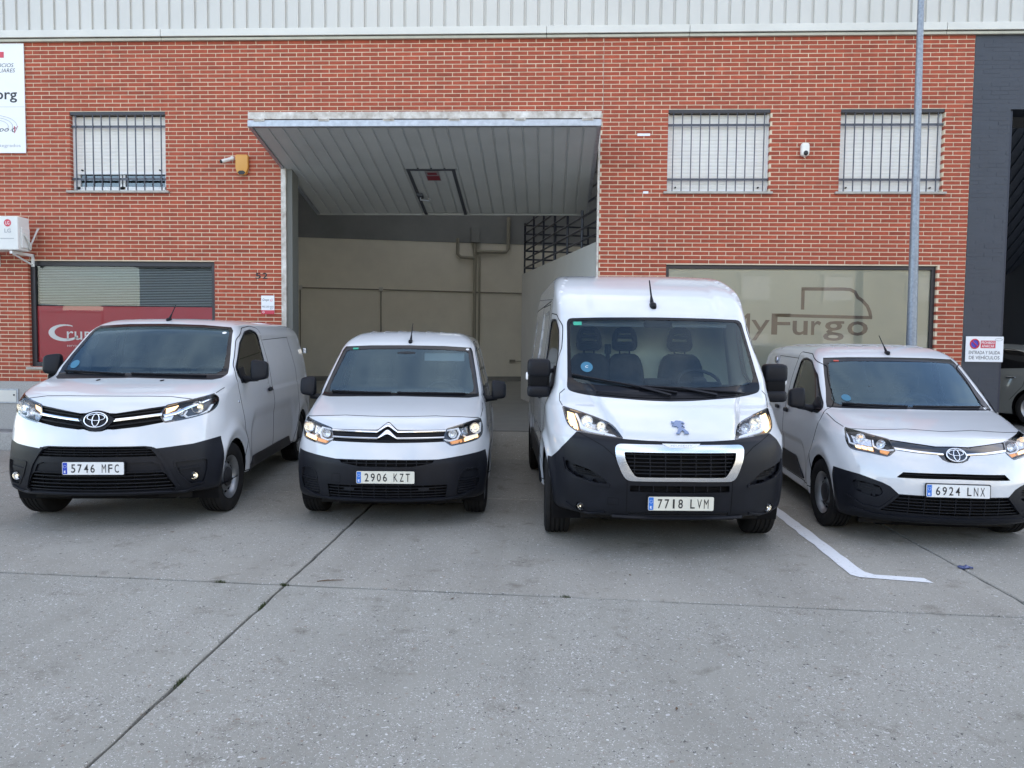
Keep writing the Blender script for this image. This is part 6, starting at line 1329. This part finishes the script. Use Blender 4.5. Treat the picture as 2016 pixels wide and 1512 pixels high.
for (x, z, w_) in ((1.365, 4.81, .19), (1.41, 3.96, .08)):
    mb = MB(); mb.box(x-w_/2, x+w_/2, FY-.008, FY-.001, z-.018, z+.018); o = mb.build('tape_remnant', 'sign_white', None, bevel=.002); tag(o, 'strip of white tape stuck on bricks right of the gate top' if w_ > .1 else 'small scrap of white tape on bricks left of the barred window sill', 'tape')
# no-parking sign on the navy pillar
o, f = sign('no_parking_sign', 6.158, 6.70, 1.487, 1.862, 'white no parking sign with red ring on the navy pillar', .01)
mb = MB(); mb.tube([(6.286+math.cos(a)*.062, FY-.0236, 1.752+math.sin(a)*.066) for a in [2*math.pi*i/28 for i in range(28)]], .010, 6, closed=True); mb.tube([(6.243, FY-.0236, 1.797), (6.33, FY-.0236, 1.707)], .008, 6); mb.build('red_ring', 'red_ink', o)
mb = MB(); mb.lathe([(-.0006, .001), (-.0006, .06), (0, .06)], 28, 'y', (6.286, FY-.0225, 1.752)); mb.build('blue_disc', 'blue_ring', o); mb = MB(); mb.box(6.372, 6.585, FY-.0235, FY-.0222, 1.690, 1.802); mb.build('red_panel', 'sign_red', o)
f2 = fc(FY-.0245); lettering('lettering', 'PROHIBIDO', 6.383, 6.573, 1.752, 1.790, f2, 'white_ink', o, bold=.004); lettering('lettering', 'APARCAR', 6.388, 6.568, 1.702, 1.740, f2, 'white_ink', o, bold=.004); lettering('lettering', 'ENTRADA Y SALIDA', 6.205, 6.655, 1.600, 1.650, f, 'ink', o, bold=.004); lettering('lettering', 'DE VEHÍCULOS', 6.21, 6.65, 1.525, 1.588, f, 'ink', o, bold=.004)
mb = MB(); mb.tube([(6.63+math.cos(a)*.050, FY-.0236, 1.818+math.sin(a)*.018) for a in [2*math.pi*i/20 for i in range(20)]], .003, 5, closed=True); mb.build('emblem', 'sign_grey', o)
# air conditioner
e = empty('air_conditioner', (-8.27, FY, 3.0)); tag(e, 'white outdoor air conditioner unit on brackets at the left edge', 'air conditioner')
mb = MB(); mb.box(-.42, .33, -.52, -.26, .0, .50); mb.build('case', 'ac_white', e, bevel=.015); mb = MB(); mb.lathe([(-.012, .185), (-.012, .20), (0, .21)], 36, 'y', (-.16, -.522, .25)); mb.build('fan_ring', 'ac_white', e, smooth=True)
for k in range(7): mb = MB(); r = .03+.025*k; mb.tube([(-.16+math.cos(a)*r, -.532, .25+math.sin(a)*r) for a in [2*math.pi*i/28 for i in range(28)]], .003, 5, closed=True); mb.build('fan_wire', 'sign_grey', e)
f = lambda u, v, w=0: (u, -.5225, v); mb = MB(); mb.lathe([(-.001, .001), (-.001, .055), (0, .055)], 24, 'y', (.175, -.5215, .40)); mb.build('logo_disc', 'sign_red', e); lettering('logo', 'LG', .145, .205, .375, .425, lambda u, v, w=0: (u, -.5235, v), 'white_ink', e); lettering('lettering', 'LG', .125, .225, .255, .315, f, 'sign_grey', e, bold=.02); mb = MB(); mb.box(.06, .27, -.5235, -.5225, .165, .175); mb.build('caption', 'sign_grey', e)
for x in (-.35, .20): mb = MB(); mb.box(x-.02, x+.02, -.50, 0, -.05, -.01); mb.box(x-.02, x+.02, -.02, .0, -.2, -.01); mb.tube([(x, -.45, -.05), (x, -.01, -.18)], .014, 6); mb.build('bracket', 'ac_white', e)
mb = MB(); mb.tube([(.33, -.42, .28), (.385, -.40, .20), (.39, -.32, .08), (.36, -.29, .03), (.33, -.24, .10), (.34, -.1, .34), (.30, -.01, .38)], .014, 8); mb.tube([(.33, -.38, .24), (.37, -.36, .14), (.36, -.30, .03), (.30, -.26, .05)], .010, 8); mb.build('hose', 'cable', e, smooth=True); mb = MB(); mb.box(.331, .350, -.46, -.28, .04, .34); mb.build('service_cover', 'ac_white', e, bevel=.008)
# lamp post
mb = MB(); zs = [0, .6, 1.72, 3.5, 6.37, 9.0]; mb.tube([(5.02-.0155*z*(1 if z < 2 else 1) + .004*z, 10.9, z) for z in zs], [.085, .078, .069, .055, .040, .030], 20); e = mb.build('lamp_post', 'lamp_post', None, smooth=True, angle=60); tag(e, 'galvanised grey lamp post in front of the right hand windows', 'lamp post')
mb = MB(); mb.lathe([(0, .16), (.02, .16), (.03, .10), (.12, .088)], 20, 'z', (5.02, 10.9, 0)); mb.build('base_plate', 'lamp_post', e)
# bay marking
m = M['concrete_fine'].copy(); m.name = 'bay_paint'; M['bay_paint'] = m; nn = m.node_tree; b = nn.nodes['Principled BSDF']; src = b.inputs['Base Color'].links[0].from_socket
no = nn.nodes.new('ShaderNodeTexNoise'); no.inputs['Scale'].default_value = 26; no.inputs['Detail'].default_value = 9; no.inputs['Roughness'].default_value = .75; tcn = nn.nodes.new('ShaderNodeTexCoord'); nn.links.new(tcn.outputs['Object'], no.inputs['Vector']); rp2 = nn.nodes.new('ShaderNodeValToRGB'); rp2.color_ramp.elements[0].position = .30; rp2.color_ramp.elements[1].position = .44; nn.links.new(no.outputs['Fac'], rp2.inputs['Fac']); mm = nn.nodes.new('ShaderNodeMixRGB'); mm.inputs[2].default_value = (.66, .67, .68, 1); nn.links.new(rp2.outputs['Color'], mm.inputs[0]); nn.links.new(src, mm.inputs[1]); nn.links.new(mm.outputs['Color'], b.inputs['Base Color'])
out = [(2.33, 10.6), (2.30, 7.75), (2.275, 5.78), (2.31, 5.725), (2.80, 5.625), (2.79, 5.735), (2.46, 5.80), (2.405, 5.86), (2.42, 7.80), (2.45, 10.6)]
pts = [(p[0]+rng.normal(0, .004), p[1]+rng.normal(0, .004)) for p in resample(out+[out[0]], .12)[:-1]]
mb = MB(); mb.add([(x, y, .004) for x, y in pts], [tuple(range(len(pts)))]); o = mb.build('bay_marking', 'bay_paint'); tag(o, kind='structure')
# litter, moss
mb = MB(); v, fcs = rbox((0, 0, 0), (.055, .02, .012), .8, 8, taper=lambda x, y, z: (x, y + .012*math.sin(x*90), z*(1+.5*math.sin(x*140)))); mb.add([(p[0]+3.235, p[1]+6.02, p[2]+.012) for p in v], fcs); tag(mb.build('crushed_wrapper', 'foil_blue', None, smooth=True), 'crushed shiny blue wrapper on the concrete joint at right', 'wrapper')
mb = MB(); mb.tube([(-1.62, 5.29, .006), (-1.55, 5.31, .010), (-1.44, 5.33, .008)], [.003, .005, .002], 6); tag(mb.build('twig', 'leaf_brown'), 'thin dark twig lying on the concrete near the joint crossing', 'twig')
for k, (x, y, rot, lb) in enumerate(((-3.3, 6.55, .4, 'left of the 5746 van front wheel'), (-.62, 5.0, 1.0, 'below the 2906 van'), (.62, 5.62, 2.0, 'in front of the 7718 van left wheel'), (1.75, 6.9, .2, 'under the nose of the 7718 van'), (.62, 3.55, 1.4, 'on the near slab, lower centre right'))):
    mb = MB(); r = .014; out = [(math.cos(a)*r*(1+.25*math.sin(3*a)), math.sin(a)*r*.45) for a in [2*math.pi*i/12 for i in range(12)]]
    mb.add([(x+p[0]*math.cos(rot)-p[1]*math.sin(rot), y+p[0]*math.sin(rot)+p[1]*math.cos(rot), .004+.006*abs(math.sin(i))) for i, p in enumerate(out)], [tuple(range(12))]); tag(mb.build('dry_leaf', 'leaf_brown'), 'small dark dry leaf ' + lb, 'leaf', 'dry leaves on the concrete')
for (x, y, s_, lb) in ((-2.30, 5.245, .035, 'on the cross joint left of the crossing'), (-1.83, 5.22, .03, 'at the crossing of the two joints'), (-1.825, 4.78, .04, 'on the long joint just below the crossing'), (-1.82, 3.68, .05, 'on the long joint near the bottom edge'), (.13, 5.11, .035, 'on the cross joint below the 7718 van')):
    V = []; F = []
    for k in range(60):
        a, r = rng.uniform(0, 6.28), rng.uniform(0, s_); px, py = x+math.cos(a)*r*(.35 if y < 5 else 1.2), y+math.sin(a)*r*(1.6 if y < 5 else .3); h = rng.uniform(.006, .018); t = rng.uniform(0, 6.28); k0 = len(V)
        V += [(px-.003*math.cos(t), py-.003*math.sin(t), -.012), (px+.003*math.cos(t), py+.003*math.sin(t), -.012), (px+rng.normal(0, .006), py+rng.normal(0, .006), h)]; F.append((k0, k0+1, k0+2))
    tag(obj('moss_tuft', V, F, 'moss'), 'tiny green moss tuft ' + lb, 'moss', 'moss tufts in the joints')
# car inside the neighbour bay
CAR = Shape(.88, prof=[(.15, .15), (.25, .05), (.4, 0), (.6, .02), (.72, .10), (.80, .25), (.88, .6), (.95, 1.0), (1.05, 1.2), (1.2, 1.42), (1.35, 1.65), (1.45, 1.9), (1.7, 2.4)], bowA=[(.1, .2), (2, .1)], bowB=[(.1, .1), (2, .05)],
    side=[(.1, .82), (.3, .86), (.6, .88), (.85, .86), (.95, .83), (1.2, .72), (1.4, .62), (1.7, .5)], taper=[(-.3, .06), (0, .05), (.6, 0), (3.6, 0), (4.3, .06)], roof=[(.5, 1.0), (1.5, 1.38), (2.1, 1.45), (3.0, 1.42), (3.8, 1.25), (4.3, .98), (4.6, .8)], crown=.03, L=4.3, kfs=[(.1, .15), (1.5, .1)], kfr=.12, ksr=.10, z0=.18, rear=[(.2, .1), (.6, 0), (1.0, .05), (1.5, .3)])
mat('car_paint', (.26, .27, .255), rough=.3, metal=.3, coat=1)
root = empty('parked_car', (6.9, 16.75, .345), R(216.9)); tag(root, 'grey parked car with dark windows inside the navy gateway at right', 'car')
B = Body(CAR, root)
for yy in (.85, 3.45):
    for v in 'LR': B.cut('hole', circle(yy, .32, .365), v, ymax=9)
B.drop('hole')
for v in 'LR': B.cut('window.'+v, rnd([(1.35, 1.0), (1.75, 1.29), (2.2, 1.36), (3.0, 1.33), (3.45, 1.18), (3.6, 1.02), (2.6, .97)], .06), v, ymax=9)
B.part('body', 'body', 'car_paint'); B.part('underbody', 'underbody', 'dark_plastic')
for v in 'LR':
    B.part('window.'+v, 'side_window', 'gloss_black'); B.ribbon('door_gap', [(2.35, .97), (2.35, .3)], .006, 'gap', v); B.ribbon('door_gap', [(3.30, .95), (3.25, .7), (3.05, .45)], .006, 'gap', v); sg = 1 if v == 'R' else -1
    P, N = B.at([(3.05, .84)], v); mb = MB(); mb.add(*rbox(Vector(P[0])+Vector((sg*.02, 0, 0)), (.014, .08, .016), .6, 8)); mb.build('door_handle', 'chrome', root, smooth=True)
for yy in (.85, 3.45):
    for sg in (-1, 1): arch_liner(root, sg, yy, .32, .368, .5, .86); wheel(root, sg*.76, yy, .32, .21, .22, cap='hub_black', slots=8)
